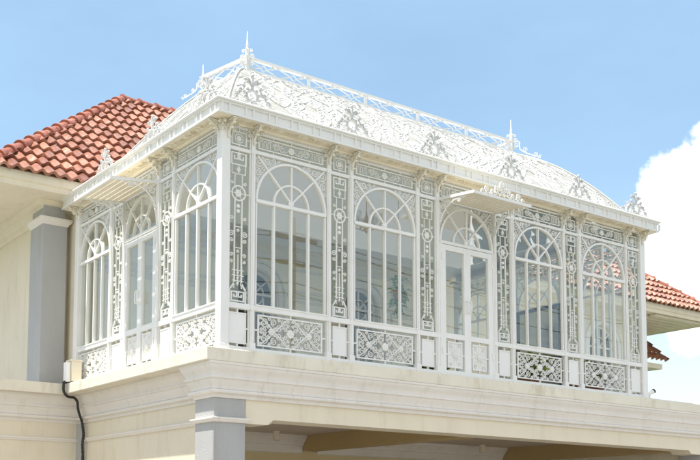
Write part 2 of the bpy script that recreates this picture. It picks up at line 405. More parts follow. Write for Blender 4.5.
# ------------------------------------------------------------------ ceiling downlights
def downlight(x, y, label):
    o = inst('downlight', MB().lathe(0, 0, [(0.075, 0), (0.075, -0.02), (0.062, -0.025), (0.062, -0.17), (0.050, -0.175), (0.046, -0.15)], 16).mesh('downlight', BOXM, True), None, (x, y, -0.602))
    tag(o, label, 'ceiling light', 'downlights on the carport ceiling')
DL = [(3.62, 4.05, 'cylindrical downlight on the carport ceiling, nearest the corner column'),
      (6.20, 4.00, 'cylindrical downlight beside the carport ceiling beam'),
      (9.00, 4.15, 'cylindrical downlight right of the middle beam, further along the carport ceiling')]
for d in DL: downlight(*d)

# ------------------------------------------------------------------ house behind
house = thing('house', 'cream house with terracotta hipped roof behind the conservatory', 'house', (0, 4.7, GROUND))
def hpart(name, mb, mat, parent=house, smooth=False, bev=0, label=None):
    o = inst(name, mb.mesh(name, mat, smooth), parent, (0, -4.7, -GROUND) if parent is house else (0, 0, 0), label=label)
    if bev: bevel(o, bev)
    return o
def wall_with_arches(x0, x1, y0, y1, z0, z1, arches, nseg=14):
    """wall slab with arched openings (cx, half width, sill z, spring z)"""
    mb = MB(); x = x0
    for cx, hw, zs, zp in sorted(arches):
        mb.box(x, cx-hw, y0, y1, z0, z1)
        if zs > z0: mb.box(cx-hw, cx+hw, y0, y1, z0, zs)
        pts = [(cx+hw*cos(pi*i/nseg), zp+hw*sin(pi*i/nseg)) for i in range(nseg+1)]
        for i in range(nseg):
            (xa, za), (xb, zb) = pts[i], pts[i+1]
            mb.prism([(xa, za), (xa, z1), (xb, z1), (xb, zb)], y0, y1)
        x = cx+hw
    mb.box(x, x1, y0, y1, z0, z1); return mb
WY = 5.22                                    # front face of the upper wall
ARCH = [(3.95, 0.46, 0.0, 2.20), (6.57, 0.46, 0.0, 2.20), (14.52, 0.56, 1.15, 2.22)]
hpart('upper_wall', wall_with_arches(-0.36, 15.85, WY, WY+0.26, -0.02, 3.17, ARCH), CREAM)
hpart('plaster_lining', wall_with_arches(0.245, 9.0, WY-0.012, WY-0.001, -0.015, 3.1, ARCH[:2]), WALLIN)
hpart('side_wall', MB().box(-0.36, -0.10, WY+0.262, 12.8, -0.02, 3.17), CREAM)
hpart('return_wall', MB().box(0.02, 0.24, 4.70, WY-0.002, -0.02, 3.10), CREAM)
hpart('end_wall', MB().box(15.59, 15.85, WY+0.262, 12.8, GROUND, 3.17), CREAM)
hpart('rear_wall', MB().box(-0.10, 15.59, 12.55, 12.8, GROUND, 3.17), CREAM)
hpart('lower_wall', MB().box(-8.0, 15.85, 4.715, 4.96, GROUND, -0.19), TAN)
hpart('room_floor', MB().box(0.0, 15.59, 4.43, 12.55, -0.19, -0.024), TILEFLOOR)
# ledge and its cornice left of the carport
hpart('ledge', MB().box(-8.0, 0.0, 4.425, 4.85, -0.195, -0.024), SLAB)
hpart('flat_roof', MB().box(-8.0, -0.001, 4.852, 12.8, -0.30, -0.05), FELT)
hpart('ledge_cornice', MB().sweep([(-8.0, 4.700), (0.075, 4.700)], cornice_profile()), MOULD)
hpart('ledge_wall', MB().box(-8.0, 0.07, 4.690, 4.712, GROUND, -0.60), CREAM)
# arched openings: architrave, frame with fanlight, dark glass
def arched_window(cx, hw, zs, zp):
    a = MB()
    def arch(r, n=16): return [(cx+r*cos(pi*i/n), zp+r*sin(pi*i/n)) for i in range(n+1)]
    R = hw+0.07
    a.ribbon([(cx+R, zs)]+arch(R)+[(cx-R, zs)], 0.14, 0.07, WY-0.01)
    a.ribbon([(cx+R+0.09, zs)]+arch(R+0.09)+[(cx-R-0.09, zs)], 0.05, 0.10, WY-0.01)
    if zs > 0.5: a.box(cx-R-0.15, cx+R+0.15, WY-0.10, WY+0.05, zs-0.12, zs-0.002)
    w = hpart('arched_window', a, MOULD)
    f = MB()
    r = hw-0.035
    f.ribbon([(cx+r, zs)]+arch(r)+[(cx-r, zs)], 0.06, 0.05, WY+0.12)
    f.line(cx-r, zp, cx+r, zp, 0.05, 0.05, WY+0.12); f.line(cx, zs, cx, zp+r, 0.04, 0.045, WY+0.12)
    f.ring(cx, zp, r*0.5, 0.03, 0.04, WY+0.12)
    for k in (45, 135): f.line(cx, zp, cx+r*cos(radians(k)), zp+r*sin(radians(k)), 0.03, 0.04, WY+0.12)
    for k in (-0.5, 0.5): f.line(cx+k*r, zs, cx+k*r, zp, 0.03, 0.04, WY+0.12)
    f.line(cx-r, (zs+zp)/2, cx+r, (zs+zp)/2, 0.03, 0.038, WY+0.12)
    hpart('frame', f, MOULD, w)
    gl = MB().prism([(cx+hw*.98, zs)]+[(cx+hw*.98*cos(pi*i/16), zp+hw*.98*sin(pi*i/16)) for i in range(17)][0:]+[(cx-hw*.98, zs)], WY+0.145, WY+0.155)
    hpart('pane', gl, DARKGL, w)
for a in ARCH: arched_window(*a)
# plaster panel mouldings on the wall inside the conservatory
pm = MB()
for x0, x1, z0, z1 in ((0.5, 3.1, 2.35, 2.78), (4.8, 5.75, 2.35, 2.78), (7.4, 8.6, 2.35, 2.78), (0.5, 3.1, 0.35, 2.15), (4.8, 5.75, 0.35, 2.15), (7.4, 8.6, 0.35, 2.15)):
    pm.rect(x0, x1, z0, z1, 0.06, 0.05, WY-0.01)
pm.line(0.25, 2.95, 8.9, 2.95, 0.09, 0.10, WY-0.02)
for x0, x1 in ((0.25, 3.25), (4.65, 5.87), (7.27, 8.9)): pm.line(x0, 2.24, x1, 2.24, 0.06, 0.07, WY-0.01)
hpart('panel_moulding', pm, MOULD)
# corner pilaster with capital
pl = MB().box(-0.51, -0.075, 5.03, 5.60, -0.02, 2.78).box(-0.49, -0.095, 5.05, 5.58, 2.78, 3.165)
po = hpart('corner_pilaster', pl, GREY, bev=0.008)
cap = MB().sweep([(-0.50, 5.61), (-0.50, 5.04), (-0.075, 5.04), (-0.075, 5.21)], [(-0.01, 2.76), (0.015, 2.76), (0.025, 2.79), (0.06, 2.82), (0.07, 2.85), (0.07, 2.88), (0.02, 2.895), (-0.01, 2.895)])
hpart('capital_moulding', cap, MOULD, po)
# eaves: stepped crown moulding, soffit, fascia
EY, EZ, EXL, EXR = 4.50, 3.39, -1.62, 18.53
RIDY, RIDZ, RXL, RXR = 8.17, 6.687, 2.392, 13.97
hpart('soffit', MB().box(EXL+0.06, EXR-0.06, EY+0.06, 13.0, 3.17, 3.21), CREAM)
sl = MB()
for i in range(11):
    y = EY+0.14+0.235*i
    sl.box(15.95, EXR-0.62, y, y+0.175, 3.105, 3.168)
hpart('soffit_slat', sl, SOFFIT)
hpart('soffit_backing', MB().box(15.92, EXR-0.60, EY+0.10, EY+2.80, 3.1685, 3.1698), DARKW)
hpart('eaves_moulding', MB().sweep([(-0.37, 12.8), (-0.37, WY-0.01), (15.86, WY-0.01)], [(-0.02, 2.90), (0.03, 2.90), (0.05, 2.94), (0.06, 3.00), (0.12, 3.05), (0.14, 3.08), (0.20, 3.10), (0.24, 3.168), (-0.02, 3.168)]), CREAM)
FPROF = [(-0.05, 3.155), (0.0, 3.155), (0.0, 3.24), (0.03, 3.26), (0.03, 3.40), (-0.25, 3.60), (-0.30, 3.60)]
hpart('eaves_fascia', MB().sweep([(EXL+0.04, 13.0), (EXL+0.04, EY+0.04), (EXR-0.04, EY+0.04), (EXR-0.04, 13.0)], FPROF), CREAM)

def tile_slope(p0, udir, vdir, ulen, vlen, tw=0.205, th=0.345, clip=()):
    """wavy clay tiles: p0 eave start, udir along the eave, vdir up the slope"""
    u = Vector(udir).normalized(); v = Vector(vdir).normalized(); n = u.cross(v).normalized()
    if n.z < 0: n = -n
    p0 = Vector(p0); mb = MB(); SEG = 8; tones = []
    nu = int(ulen/tw)+1; nv = int(vlen/th)+1
    prof = []
    for i in range(nu*SEG+1):
        t = (i % SEG)/SEG
        prof.append((i*tw/SEG, 0.060*(0.5+0.5*cos(2*pi*t))**1.1+0.006*sin(2*pi*t)))
    for r in range(nv):
        b = len(mb.v); v0 = r*th; v1 = (r+1)*th+0.03
        jit = [random.uniform(-0.009, 0.009) for _ in range(nu+2)]; rowtone = [min(1, max(0, random.gauss(0.42, 0.24))) for _ in range(nu+2)]
        for i, (a, h) in enumerate(prof):
            k = i//SEG
            lift = 0.080+jit[k]; 
            q = p0+u*a
            mb.v.append((q+v*v0+n*(h+lift-0.055))[:])            # under lip
            mb.v.append((q+v*(v0-0.004)+n*(h+lift))[:])         # lip top
            mb.v.append((q+v*((v0+v1)/2)+n*(h+lift*0.62))[:])
            mb.v.append((q+v*v1+n*(h+0.012))[:])
        for i in range(len(prof)-1):
            o = b+4*i; p = o+4
            for j in range(3): mb.f.append((o+j, p+j, p+j+1, o+j+1)); tones.append(rowtone[(i+SEG//2)//SEG])
    me = mb.mesh('roof_tiles', TERRA)
    at = me.attributes.new('tone', 'FLOAT', 'FACE')
    for q, tv in enumerate(tones): at.data[q].value = tv
    bm = bmesh.new(); bm.from_mesh(me)
    for co, no in clip:
        bmesh.ops.bisect_plane(bm, geom=bm.verts[:]+bm.edges[:]+bm.faces[:], plane_co=Vector(co), plane_no=Vector(no), clear_outer=True)
    bm.to_mesh(me); bm.free()
    for p in me.polygons: p.use_smooth = False
    return me
A = Vector((EXL, EY, EZ)); Bv = Vector((RXL, RIDY, RIDZ)); C_ = Vector((RXR, RIDY, RIDZ)); D_ = Vector((EXR, EY, EZ))
BYK = 2*RIDY-EY
A2 = Vector((EXL, BYK, EZ)); D2 = Vector((EXR, BYK, EZ))
roofo = None
def roof_face(p0, p1, q1, q0):
    """p0-p1 eave, q0-q1 ridge (may coincide)"""
    u = (p1-p0).normalized(); mid = q0-p0; v = (mid-u*mid.dot(u)); ln = v.length
    n = u.cross(v)
    clips = [(p0, n.cross(q0-p0)*1.0), (p1, (q1-p1).cross(n))]
    cl = []
    for co, no in clips:
        no = Vector((no.x, no.y, no.z))
        if no.dot((p0+p1)/2+v*0.01-co) > 0: no = -no
        cl.append((co, no))
    cl.append((q0, v.normalized()))
    start = p0-u*0.0
    return tile_slope(start-v.normalized()*0.05, u, v, (p1-p0).length, ln, clip=cl)
def roof_obj(name, me, parent=house):
    return inst(name, me, parent, (0, -4.7, -GROUND) if parent is house else (0, 0, 0))
roof = roof_obj('tiled_roof', roof_face(A, D_, C_, Bv))
roof_obj('tiled_roof', roof_face(A2, A, Bv, Bv), house)
roof_obj('tiled_roof', roof_face(D_, D2, C_, C_), house)
hpart('rear_roof', MB().poly([A2, D2, C_, Bv]), TERRA)
def caps(p, q, r=0.10, ln=0.40):
    mb = MB(); p = Vector(p); q = Vector(q); d = q-p; n = max(1, int(d.length/ln)); d.normalize()
    side = d.cross(Vector((0, 0, 1))).normalized(); upv = side.cross(d).normalized()
    for i in range(n+1):
        b = len(mb.v); a0 = i*ln-0.04; a1 = min((i+1)*ln+0.015, (q-p).length+0.05)
        for (t, rr, lf) in ((a0, r*1.18, 0.02), (a0+0.05, r*1.18, 0.02), (a0+0.052, r*1.06, 0.012), (a1, r*0.90, 0.0)):
            for k in range(9):
                an = pi*1.08*k/8-0.04*pi
                mb.v.append((p+d*t+side*cos(an)*rr+upv*(sin(an)*rr*0.95+lf+0.035))[:])
        for j in range(3):
            for k in range(8): mb.f.append((b+j*9+k, b+j*9+k+1, b+(j+1)*9+k+1, b+(j+1)*9+k))
        mb.f.append(tuple(b+k for k in range(9)))
    return mb
for p, q in ((A, Bv), (D_, C_), (Bv, C_)):
    hpart('ridge_caps', caps(p, q), TERRAC, smooth=False)
# small lower roof on the end wall
lr = roof_obj('side_roof', tile_slope((15.87, 5.69, 2.19), (1, 0, 0), (0, 1, 0.95), 2.0, 1.6), house)
hpart('side_roof_soffit', MB().box(15.852, 17.80, 5.75, 8.0, 2.00, 2.14), CREAM)

# ------------------------------------------------------------------ conservatory
XS = [0.0, 0.434, 1.695, 2.104, 3.365, 3.774, 5.007, 5.415, 6.677, 7.085, 8.346, 8.78]
YS = [0.0, 1.325, 1.785, 2.913, 3.373, 4.62]
Wd, Dp = XS[-1], YS[-1]
cons = thing('conservatory', 'white ornate iron and glass conservatory on top of the porte-cochère', 'conservatory', (0, 0, -0.022))
CO = 0.022
def cpart(name, me, loc=(0, 0, 0), rot=0.0, scale=None, parent=None, label=None):
    p = parent or cons
    return inst(name, me, p, (loc[0], loc[1], loc[2]+(CO if p is cons else 0)), rot, scale, label)
W0 = 1.26; P0 = 0.41; D0 = 1.23      # prototype widths between post centres
H = 0.045
cache = {}
def cached(key, fn, mat, smooth=False):
    if key not in cache: cache[key] = fn().mesh(key, mat, smooth)
    return cache[key]

def m_post():
    b = MB().box(-0.031, 0.031, -0.036, 0.036, -0.02, 3.0)
    b.box(-0.045, 0.045, -0.046, 0.04, -0.021, 0.10); b.box(-0.038, 0.038, -0.046, 0.04, 0.535, 0.60)
    b.box(-0.013, 0.013, -0.050, -0.034, 0.12, 2.66)
    b.box(-0.038, 0.038, -0.047, 0.04, 2.64, 2.70); return b
def m_corner():
    b = MB().box(-0.075, 0.06, -0.06, 0.075, -0.021, 3.0); b.box(-0.085, 0.065, -0.07, 0.085, -0.0215, 0.05); return b
def m_bracket():
    """filigree console under the eaves: scrolls in the projecting plane and beside the post"""
    b = MB(); s = MB(); d = 0.030
    s.line(0, 0.0, -0.215, 0.0, 0.014, 0.06)
    s.ribbon([(-0.045, -0.23), (-0.06, -0.15), (-0.10, -0.085), (-0.16, -0.05), (-0.21, -0.012)], 0.014, d)
    s.spiral(-0.085, -0.05, 0.040, radians(80), -1.5, 0.012, d); s.spiral(-0.165, -0.026, 0.024, radians(200), 1.3, 0.011, d)
    s.spiral(-0.060, -0.115, 0.026, radians(90), -1.4, 0.011, d); s.disc(-0.06, -0.20, 0.016, 0.04, 0, 6); s.disc(-0.125, -0.105, 0.018, 0.04, 0, 6); s.disc(-0.19, -0.06, 0.015, 0.04, 0, 6)
    b.v = [(y, x, z) for (x, y, z) in s.v]; b.f = s.f
    for e in (-1, 1):
        for (x, z, r, a, t) in ((0.075, -0.045, 0.034, 90, 1.5), (0.070, -0.115, 0.026, 90, -1.4), (0.135, -0.03, 0.022, 180, -1.3)):
            an = radians(a); an = an if e > 0 else pi-an
            b.spiral(e*x, z, r, an, t*e, 0.012, 0.026, -0.05)
    b.disc(0, -0.06, 0.034, 0.03, -0.055); b.disc(0, -0.13, 0.022, 0.03, -0.05); return b
def spandrel_side(b, sx, w, zc, R):
    cx = w/2
    f = lambda dx: cx+sx*dx
    def sp(dx, dz, r, a, t, wd=0.014):
        b.spiral(f(dx), zc+dz, r, a if sx > 0 else pi-a, t*sx, wd, 0.02, 0.0)
    sp(0.53, 0.55, 0.075, radians(200), 1.6); sp(0.40, 0.575, 0.055, radians(0), -1.5); sp(0.54, 0.40, 0.052, radians(90), 1.5)
    sp(0.545, 0.285, 0.036, radians(90), -1.4); sp(0.285, 0.595, 0.036, radians(0), 1.4)
    for (dx, dz, r, a, t) in ((0.46, 0.47, 0.040, 20, 1.4), (0.465, 0.60, 0.028, 180, 1.2), (0.56, 0.475, 0.026, 60, 1.2), (0.335, 0.545, 0.026, 60, -1.2), (0.50, 0.345, 0.028, 120, 1.2), (0.21, 0.605, 0.024, 0, 1.2), (0.555, 0.21, 0.022, 90, 1.2)): sp(dx, dz, r, radians(a), t, 0.011)
    b.ribbon([(f(0.565), zc+0.18), (f(0.53), zc+0.33), (f(0.44), zc+0.44), (f(0.33), zc+0.53), (f(0.18), zc+0.62)], 0.011, 0.02)
def m_window(w, mullions=True):
    b = MB(); cx = w/2; zc = 2.02; R = w/2-H-0.012
    b.box(H-0.008, w-H+0.008, -0.030, 0.030, 2.655, 2.700)                      # head bar
    b.line(H, zc, w-H, zc, 0.055, 0.065)                                        # transom
    if mullions:
        b.box(H-0.008, w-H+0.008, -0.035, 0.035, 0.535, 0.605)                  # sill rail
        b.box(H-0.008, w-H+0.008, -0.045, 0.040, 0.600, 0.618)
        for k in (-0.5, 0, 0.5): b.line(cx+k*R, 0.61, cx+k*R, zc-0.026, 0.030, 0.050)
        for s in (-1, 1): b.line(cx+s*R, 0.61, cx+s*R, zc-0.026, 0.026, 0.044)
    n = 28
    b.ribbon([(cx+R*cos(pi*i/n), zc+0.02+R*sin(pi*i/n)) for i in range(n+1)], 0.038, 0.056)
    b.ribbon([(cx+R*0.5*cos(pi*i/18), zc+0.02+R*0.5*sin(pi*i/18)) for i in range(19)], 0.028, 0.046)
    b.line(cx, zc+0.02, cx, zc+R, 0.026, 0.044)
    for s in (-1, 1): b.line(cx, zc+0.06, cx+s*(R-0.02), zc+0.62, 0.026, 0.042)
    b.disc(cx, zc+0.055, 0.045, 0.05)
    return b
def m_spandrel(w, s):
    b = MB(); spandrel_side(b, s, w, 2.02, w/2); return b
def m_frieze(w):
    b = MB(); x0, x1, z0, z1 = H+0.05, w-H-0.05, 2.745, 2.890
    b.rect(x0, x1, z0, z1, 0.018, 0.026); zm = (z0+z1)/2
    b.box(H, w-H, -0.02, 0.02, 2.925, 2.95)
    for x in (x0, x1):
        s = -1 if x == x0 else 1; b.line(x, zm, x+s*0.05, zm, 0.016, 0.024)
    for x in (w/2-0.3, w/2, w/2+0.3):
        b.line(x, z0, x, z0-0.045, 0.016, 0.024); b.line(x, z1, x, z1+0.035, 0.016, 0.024)
    for s in (-1, 1):                                        # little arcades at both ends
        for k in range(3):
            xx = w/2+s*(0.50-0.065*k)
            b.ribbon([(xx-0.02, z0+0.02), (xx-0.02, zm+0.02), (xx-0.012, zm+0.04), (xx, zm+0.048), (xx+0.012, zm+0.04), (xx+0.02, zm+0.02), (xx+0.02, z0+0.02)], 0.011, 0.02)
        b.line(w/2+s*0.53, zm+0.05, w/2+s*0.33, zm+0.05, 0.010, 0.02)
        b.spiral(w/2+s*0.25, zm, 0.055, 0 if s > 0 else pi, 1.7*s, 0.013, 0.02)
        b.spiral(w/2+s*0.15, zm-0.01, 0.048, radians(90), -1.6*s, 0.013, 0.02)
        b.ribbon([(w/2+s*0.30, zm+0.01), (w/2+s*0.22, zm+0.055), (w/2+s*0.12, zm-0.05), (w/2+s*0.04, zm)], 0.011, 0.02)
    b.rosette(w/2, zm, 0.055, 0.028); return b
def m_filigree(w):
    b = MB(); x0, x1, z0, z1 = H+0.065, w-H-0.065, 0.085, 0.485; cx = w/2; zm = (z0+z1)/2
    b.box(H-0.008, w-H+0.008, -0.032, 0.032, -0.02, 0.035)
    b.rect(x0, x1, z0, z1, 0.022, 0.030)
    for x in (cx,): b.line(x, z0, x, 0.03, 0.022, 0.026); b.line(x, z1, x, 0.54, 0.022, 0.026)
    b.line(x0, zm, H, zm, 0.022, 0.026); b.line(x1, zm, w-H, zm, 0.022, 0.026)
    hw = (x1-x0)/2
    for s in (-1, 1):
        b.ribbon([(cx+s*hw*0.95, z0+0.01), (cx+s*hw*0.72, z0+0.10), (cx+s*hw*0.5, zm), (cx+s*hw*0.28, z1-0.10), (cx+s*0.06, z1-0.01)], 0.015, 0.022)
        b.ribbon([(cx+s*hw*0.95, z1-0.01), (cx+s*hw*0.72, z1-0.10), (cx+s*hw*0.5, zm), (cx+s*hw*0.28, z0+0.10), (cx+s*0.06, z0+0.01)], 0.015, 0.021)
        b.rosette(cx+s*hw*0.60, zm, 0.050, 0.030, -0.004, 6)
        for e in (-1, 1):
            for (dx, dz, r, a, t) in ((0.82, 0.105, 0.062, 90, 1.7), (0.80, 0.035, 0.030, 200, 1.3), (0.52, 0.130, 0.050, 270, 1.6), (0.36, 0.052, 0.052, 180, -1.7),
                                      (0.20, 0.140, 0.046, 60, -1.6), (0.16, 0.05, 0.034, 0, 1.4), (0.66, 0.165, 0.026, 0, 1.3), (0.36, 0.165, 0.026, 0, 1.3), (0.08, 0.165, 0.024, 0, 1.3), (0.68, 0.075, 0.030, 270, 1.4), (0.50, 0.045, 0.026, 0, -1.3), (0.26, 0.085, 0.024, 90, 1.2), (0.95, 0.095, 0.022, 180, 1.2), (0.07, 0.105, 0.024, 270, 1.2), (0.93, 0.165, 0.022, 0, 1.2), (0.92, 0.02, 0.024, 90, 1.2)):
                ang = radians(a)
                if s < 0: ang = pi-ang
                if e < 0: ang = -ang
                b.spiral(cx+s*hw*dx, zm+e*dz, r, ang, t*s*e, 0.012, 0.020)
    b.rosette(cx, zm, 0.066, 0.036, -0.004); return b
def fret(b, x0, x1, z0, z1, w=0.016, d=0.022):
    """key-pattern pair of squares"""
    xm = (x0+x1)/2; zm = (z0+z1)/2; q = (x1-x0)/2
    for s in (-1, 1):
        e = xm+s*q; i = xm+s*q*0.38
        b.ribbon([(xm, z0), (e, z0), (e, z1), (xm+s*q*0.12, z1), (xm+s*q*0.12, zm-0.005), (xm+s*q*0.62, zm-0.005), (xm+s*q*0.62, zm+(z1-zm)*0.45)], w, d)
def m_narrow(p):
    b = MB(); c = p/2; a = H; e = p-H; hw = 0.105; w = 0.016; d = 0.024
    b.box(a-0.008, e+0.008, -0.026, 0.026, 2.640, 2.685)
    b.box(a-0.008, e+0.008, -0.035, 0.035, 0.535, 0.605)
    b.box(a-0.008, e+0.008, -0.032, 0.032, -0.02, 0.035)
    for x in (a-0.004, e+0.004): b.box(x-0.006, x+0.006, -0.020, 0.020, -0.015, 2.96)
    # square with rosette above
    b.rect(c-hw, c+hw, 2.725, 2.895, 0.018, 0.026); b.ring(c, 2.81, 0.06, 0.014, 0.02, 0, 14); b.rosette(c, 2.81, 0.045, 0.028)
    for s in (-1, 1): b.line(c+s*hw, 2.81, c+s*(p/2-H), 2.81, w, d)
    b.line(c, 2.725, c, 2.68, w, d); b.line(c, 2.895, c, 2.96, w, d)
    # upper fret
    fret(b, c-hw, c+hw, 2.455, 2.61, 0.018); b.line(c, 2.455, c, 2.33, w, d); b.line(c, 2.59, c, 2.64, w, d)
    b.rosette(c, 2.39, 0.034, 0.026, 0, 6); b.line(c-0.100, 2.33, c+0.100, 2.33, 0.014, d)
    for s in (-1, 1): b.line(c+s*0.055, 2.33, c+s*0.055, 2.16, 0.014, d)
    # medallion
    b.ring(c, 2.07, 0.098, 0.020, 0.030, 0, 22); b.rosette(c, 2.07, 0.055, 0.028)
    for k in range(6):
        a_ = 2*pi*k/6; b.line(c+0.03*cos(a_), 2.07+0.03*sin(a_), c+0.09*cos(a_), 2.07+0.09*sin(a_), 0.010, 0.02)
    for s in (-1, 1):
        b.line(c+s*0.100, 2.46, c+s*0.100, 2.33, 0.014, 0.02)
        b.line(c+s*0.052, 2.0, c+s*0.052, 0.84, 0.018, d)
        b.line(c+s*0.098, 2.07, c+s*(p/2-H), 2.07, w, d)
        b.spiral(c+s*0.095, 1.52, 0.042, pi if s > 0 else 0, -1.5*s, 0.013, 0.02); b.spiral(c+s*0.095, 1.44, 0.030, pi if s > 0 else 0, 1.4*s, 0.012, 0.02)
        # lower neck
        b.line(c+s*0.058, 1.10, c+s*0.058, 0.80, 0.014, 0.022)
        b.line(c+s*0.050, 0.875, c+s*hw*1.12, 0.775, 0.020, d); b.line(c+s*hw*1.12, 0.78, c+s*hw*1.12, 0.60, 0.018, d)
    for z in (1.90, 1.83): b.disc(c, z, 0.026, 0.03, 0, 8)
    for s in (-1, 1):
        for (z, r, t) in ((1.74, 0.026, 1.3), (1.24, 0.028, -1.3), (1.16, 0.022, 1.3), (2.21, 0.024, 1.3)): b.spiral(c+s*0.095, z, r, pi if s > 0 else 0, t*s, 0.012, 0.02)
    for z in (1.62, 1.34): b.line(c-0.052, z, c+0.052, z, 0.013, 0.02); b.rosette(c, z-0.045, 0.026, 0.024, 0, 5)
    for z in (1.04, 0.97, 0.90):
        b.line(c-0.085, z, c+0.085, z, 0.013, 0.02); b.disc(c, z-0.03, 0.016, 0.026, 0, 6)
    b.line(c, 1.25, c, 0.84, 0.013, 0.022)
    fret(b, c-hw*0.86, c+hw*0.86, 0.635, 0.755, 0.018)
    b.line(c-hw, 0.63, c+hw, 0.63, w, d)
    return b
def m_plate(p):
    b = MB(); c = p/2; hw = 0.115
    b.box(c-hw, c+hw, -0.010, 0.010, 0.085, 0.475); b.rect(c-hw, c+hw, 0.085, 0.475, 0.022, 0.034)
    b.line(c, 0.03, c, 0.085, 0.020, 0.026); b.line(c, 0.475, c, 0.54, 0.020, 0.026)
    for s in (-1, 1): b.line(c+s*hw, 0.28, c+s*(p/2-H), 0.28, 0.020, 0.026)
    return b
def m_glass(w, z0=0.58, z1=2.95): return MB().box(H-0.01, w-H+0.01, 0.006, 0.012, z0, z1)
def m_leaf(w):
    """one door leaf, local x from its hinge edge"""
    b = MB(); s = 0.095
    b.box(0, s, -0.028, 0.028, 0.012, 1.99); b.box(w-s*0.72, w, -0.028, 0.028, 0.012, 1.99)
    b.box(s, w-s*0.72, -0.026, 0.026, 1.905, 1.99); b.box(s, w-s*0.72, -0.026, 0.026, 0.012, 0.060); b.box(s, w-s*0.72, -0.026, 0.026, 0.545, 0.625)
    for z in (0.30, 1.75): b.box(0.004, 0.030, -0.042, -0.027, z, z+0.10)
    return b
def m_leafpanel(w):
    b = MB(); s = 0.095; x0, x1 = s+0.055, w-s*0.72-0.05; z0, z1 = 0.115, 0.495; cx = (x0+x1)/2; zm = (z0+z1)/2
    b.rect(x0, x1, z0, z1, 0.026, 0.030); b.box(x0, x1, 0.004, 0.010, z0, z1)
    b.line(cx, z0, cx, 0.055, 0.022, 0.024); b.line(cx, z1, cx, 0.55, 0.022, 0.024); b.line(x0, zm, s-0.005, zm, 0.022, 0.024); b.line(x1, zm, w-s*0.72+0.005, zm, 0.022, 0.024)
    b.rosette(cx, zm, 0.05, 0.034, -0.006)
    for i in range(12):
        a = 2*pi*i/12; b.line(cx+0.05*cos(a), zm+0.05*sin(a), cx+0.118*cos(a), zm+0.15*sin(a), 0.013, 0.018)
    for sx in (-1, 1):
        for sz in (-1, 1): b.spiral(cx+sx*0.085, zm+sz*0.135, 0.034, 0, 1.5*sx, 0.011, 0.018)
    return b
def m_doorframe(w):
    b = MB()
    for s in (0, 1):
        x = H-0.01 if s == 0 else w-H-0.015
        b.box(x, x+0.025, -0.032, 0.032, 0.0, 2.0)
    b.box(H-0.008, w-H+0.008, -0.045, 0.045, -0.02, 0.010); return b
def m_handle():
    b = MB().tube([(0, -0.03, 0), (0, -0.075, 0.0), (0, -0.08, 0.02), (0, -0.08, 0.16), (0, -0.075, 0.18), (0, -0.03, 0.18)], 0.010, 8)
    b.disc(0, 0, 0.02, 0.02, -0.032); b.disc(0, 0.18, 0.02, 0.02, -0.032); return b

def bay_window(o, rot, w, open_base=False):
    k = (w/W0, 1, 1)
    a = cpart('arched_window', cached('arched_window', lambda: m_window(W0), WHITE), o, rot, k)
    if open_base: cpart('glass_pane', cached('upper_glass_pane', lambda: m_glass(W0, 0.58, 2.665), GLASS), parent=a)
    else: cpart('glass_pane', cached('glass_pane', lambda: m_glass(W0, 0.03, 2.665), GLASS), parent=a)
    for s in (-1, 1): cpart('spandrel_scrolls', cached('spandrel_scrolls_%d' % s, lambda: m_spandrel(W0, s), WHITE), parent=a)
    fz = cpart('frieze_grille', cached('frieze_grille', lambda: m_frieze(W0), WHITE), o, rot, k)
    cpart('frieze_pane', cached('frieze_pane', lambda: m_glass(W0, 2.69, 2.95), TINTGL), parent=fz)
    cpart('filigree_panel', cached('filigree_panel', lambda: m_filigree(W0), WHITE), o, rot, k)
def bay_narrow(o, rot, w):
    k = (w/P0, 1, 1)
    a = cpart('fretwork_panel', cached('fretwork_panel', lambda: m_narrow(P0), WHITE), o, rot, k)
    cpart('glass_pane', cached('narrow_glass_pane', lambda: m_glass(P0), TINTGL), parent=a)
    cpart('base_plate', cached('base_plate', lambda: m_plate(P0), WHITE), parent=a)
def bay_door(o, rot, w):
    k = (w/D0, 1, 1)
    a = cpart('fanlight', cached('fanlight', lambda: m_window(D0, False), WHITE), o, rot, k)
    cpart('glass_pane', cached('fanlight_glass', lambda: MB().box(H, D0-H, 0.006, 0.012, 2.03, 2.665), GLASS), parent=a)
    for s in (-1, 1): cpart('spandrel_scrolls', cached('fanlight_spandrels_%d' % s, lambda: m_spandrel(D0, s), WHITE), parent=a)
    fz = cpart('frieze_grille', cached('door_frieze', lambda: m_frieze(D0), WHITE), o, rot, k)
    cpart('frieze_pane', cached('door_frieze_pane', lambda: m_glass(D0, 2.69, 2.95), TINTGL), parent=fz)
    cpart('door_frame', cached('door_frame', lambda: m_doorframe(D0), WHITE), o, rot, k)
    lw = (D0-2*H-0.034)/2
    R = Matrix.Rotation(rot, 3, 'Z')
    for s in (0, 1):
        q = Vector((H+0.017 if s == 0 else D0-H-0.017, 0, 0)); q.x *= w/D0; q = R @ q
        lf = cpart('door_leaf', cached('door_leaf', lambda: m_leaf(lw), WHITE), (o[0]+q.x, o[1]+q.y, o[2]), rot, (k[0]*(1 if s == 0 else -1), 1, 1))
        cpart('glass_pane', cached('leaf_glass', lambda: MB().box(0.09, lw-0.06, 0.004, 0.010, 0.60, 1.92), GLASS), parent=lf)
        cpart('leaf_panel', cached('leaf_panel', lambda: m_leafpanel(lw), WHITE), parent=lf)
        cpart('handle', cached('handle', m_handle, WHITE), (lw-0.035, 0, 0.98), parent=lf)

posts = set()
def post_at(x, y, rot):
    key = (round(x, 2), round(y, 2))
    if key in posts: return
    posts.add(key)
    bevel(cpart('post', cached('post', m_post, WHITE), (x, y, 0), rot), 0.005)
    cpart('eaves_bracket', cached('eaves_bracket', m_bracket, BRKT), (x, y, 2.985), rot)
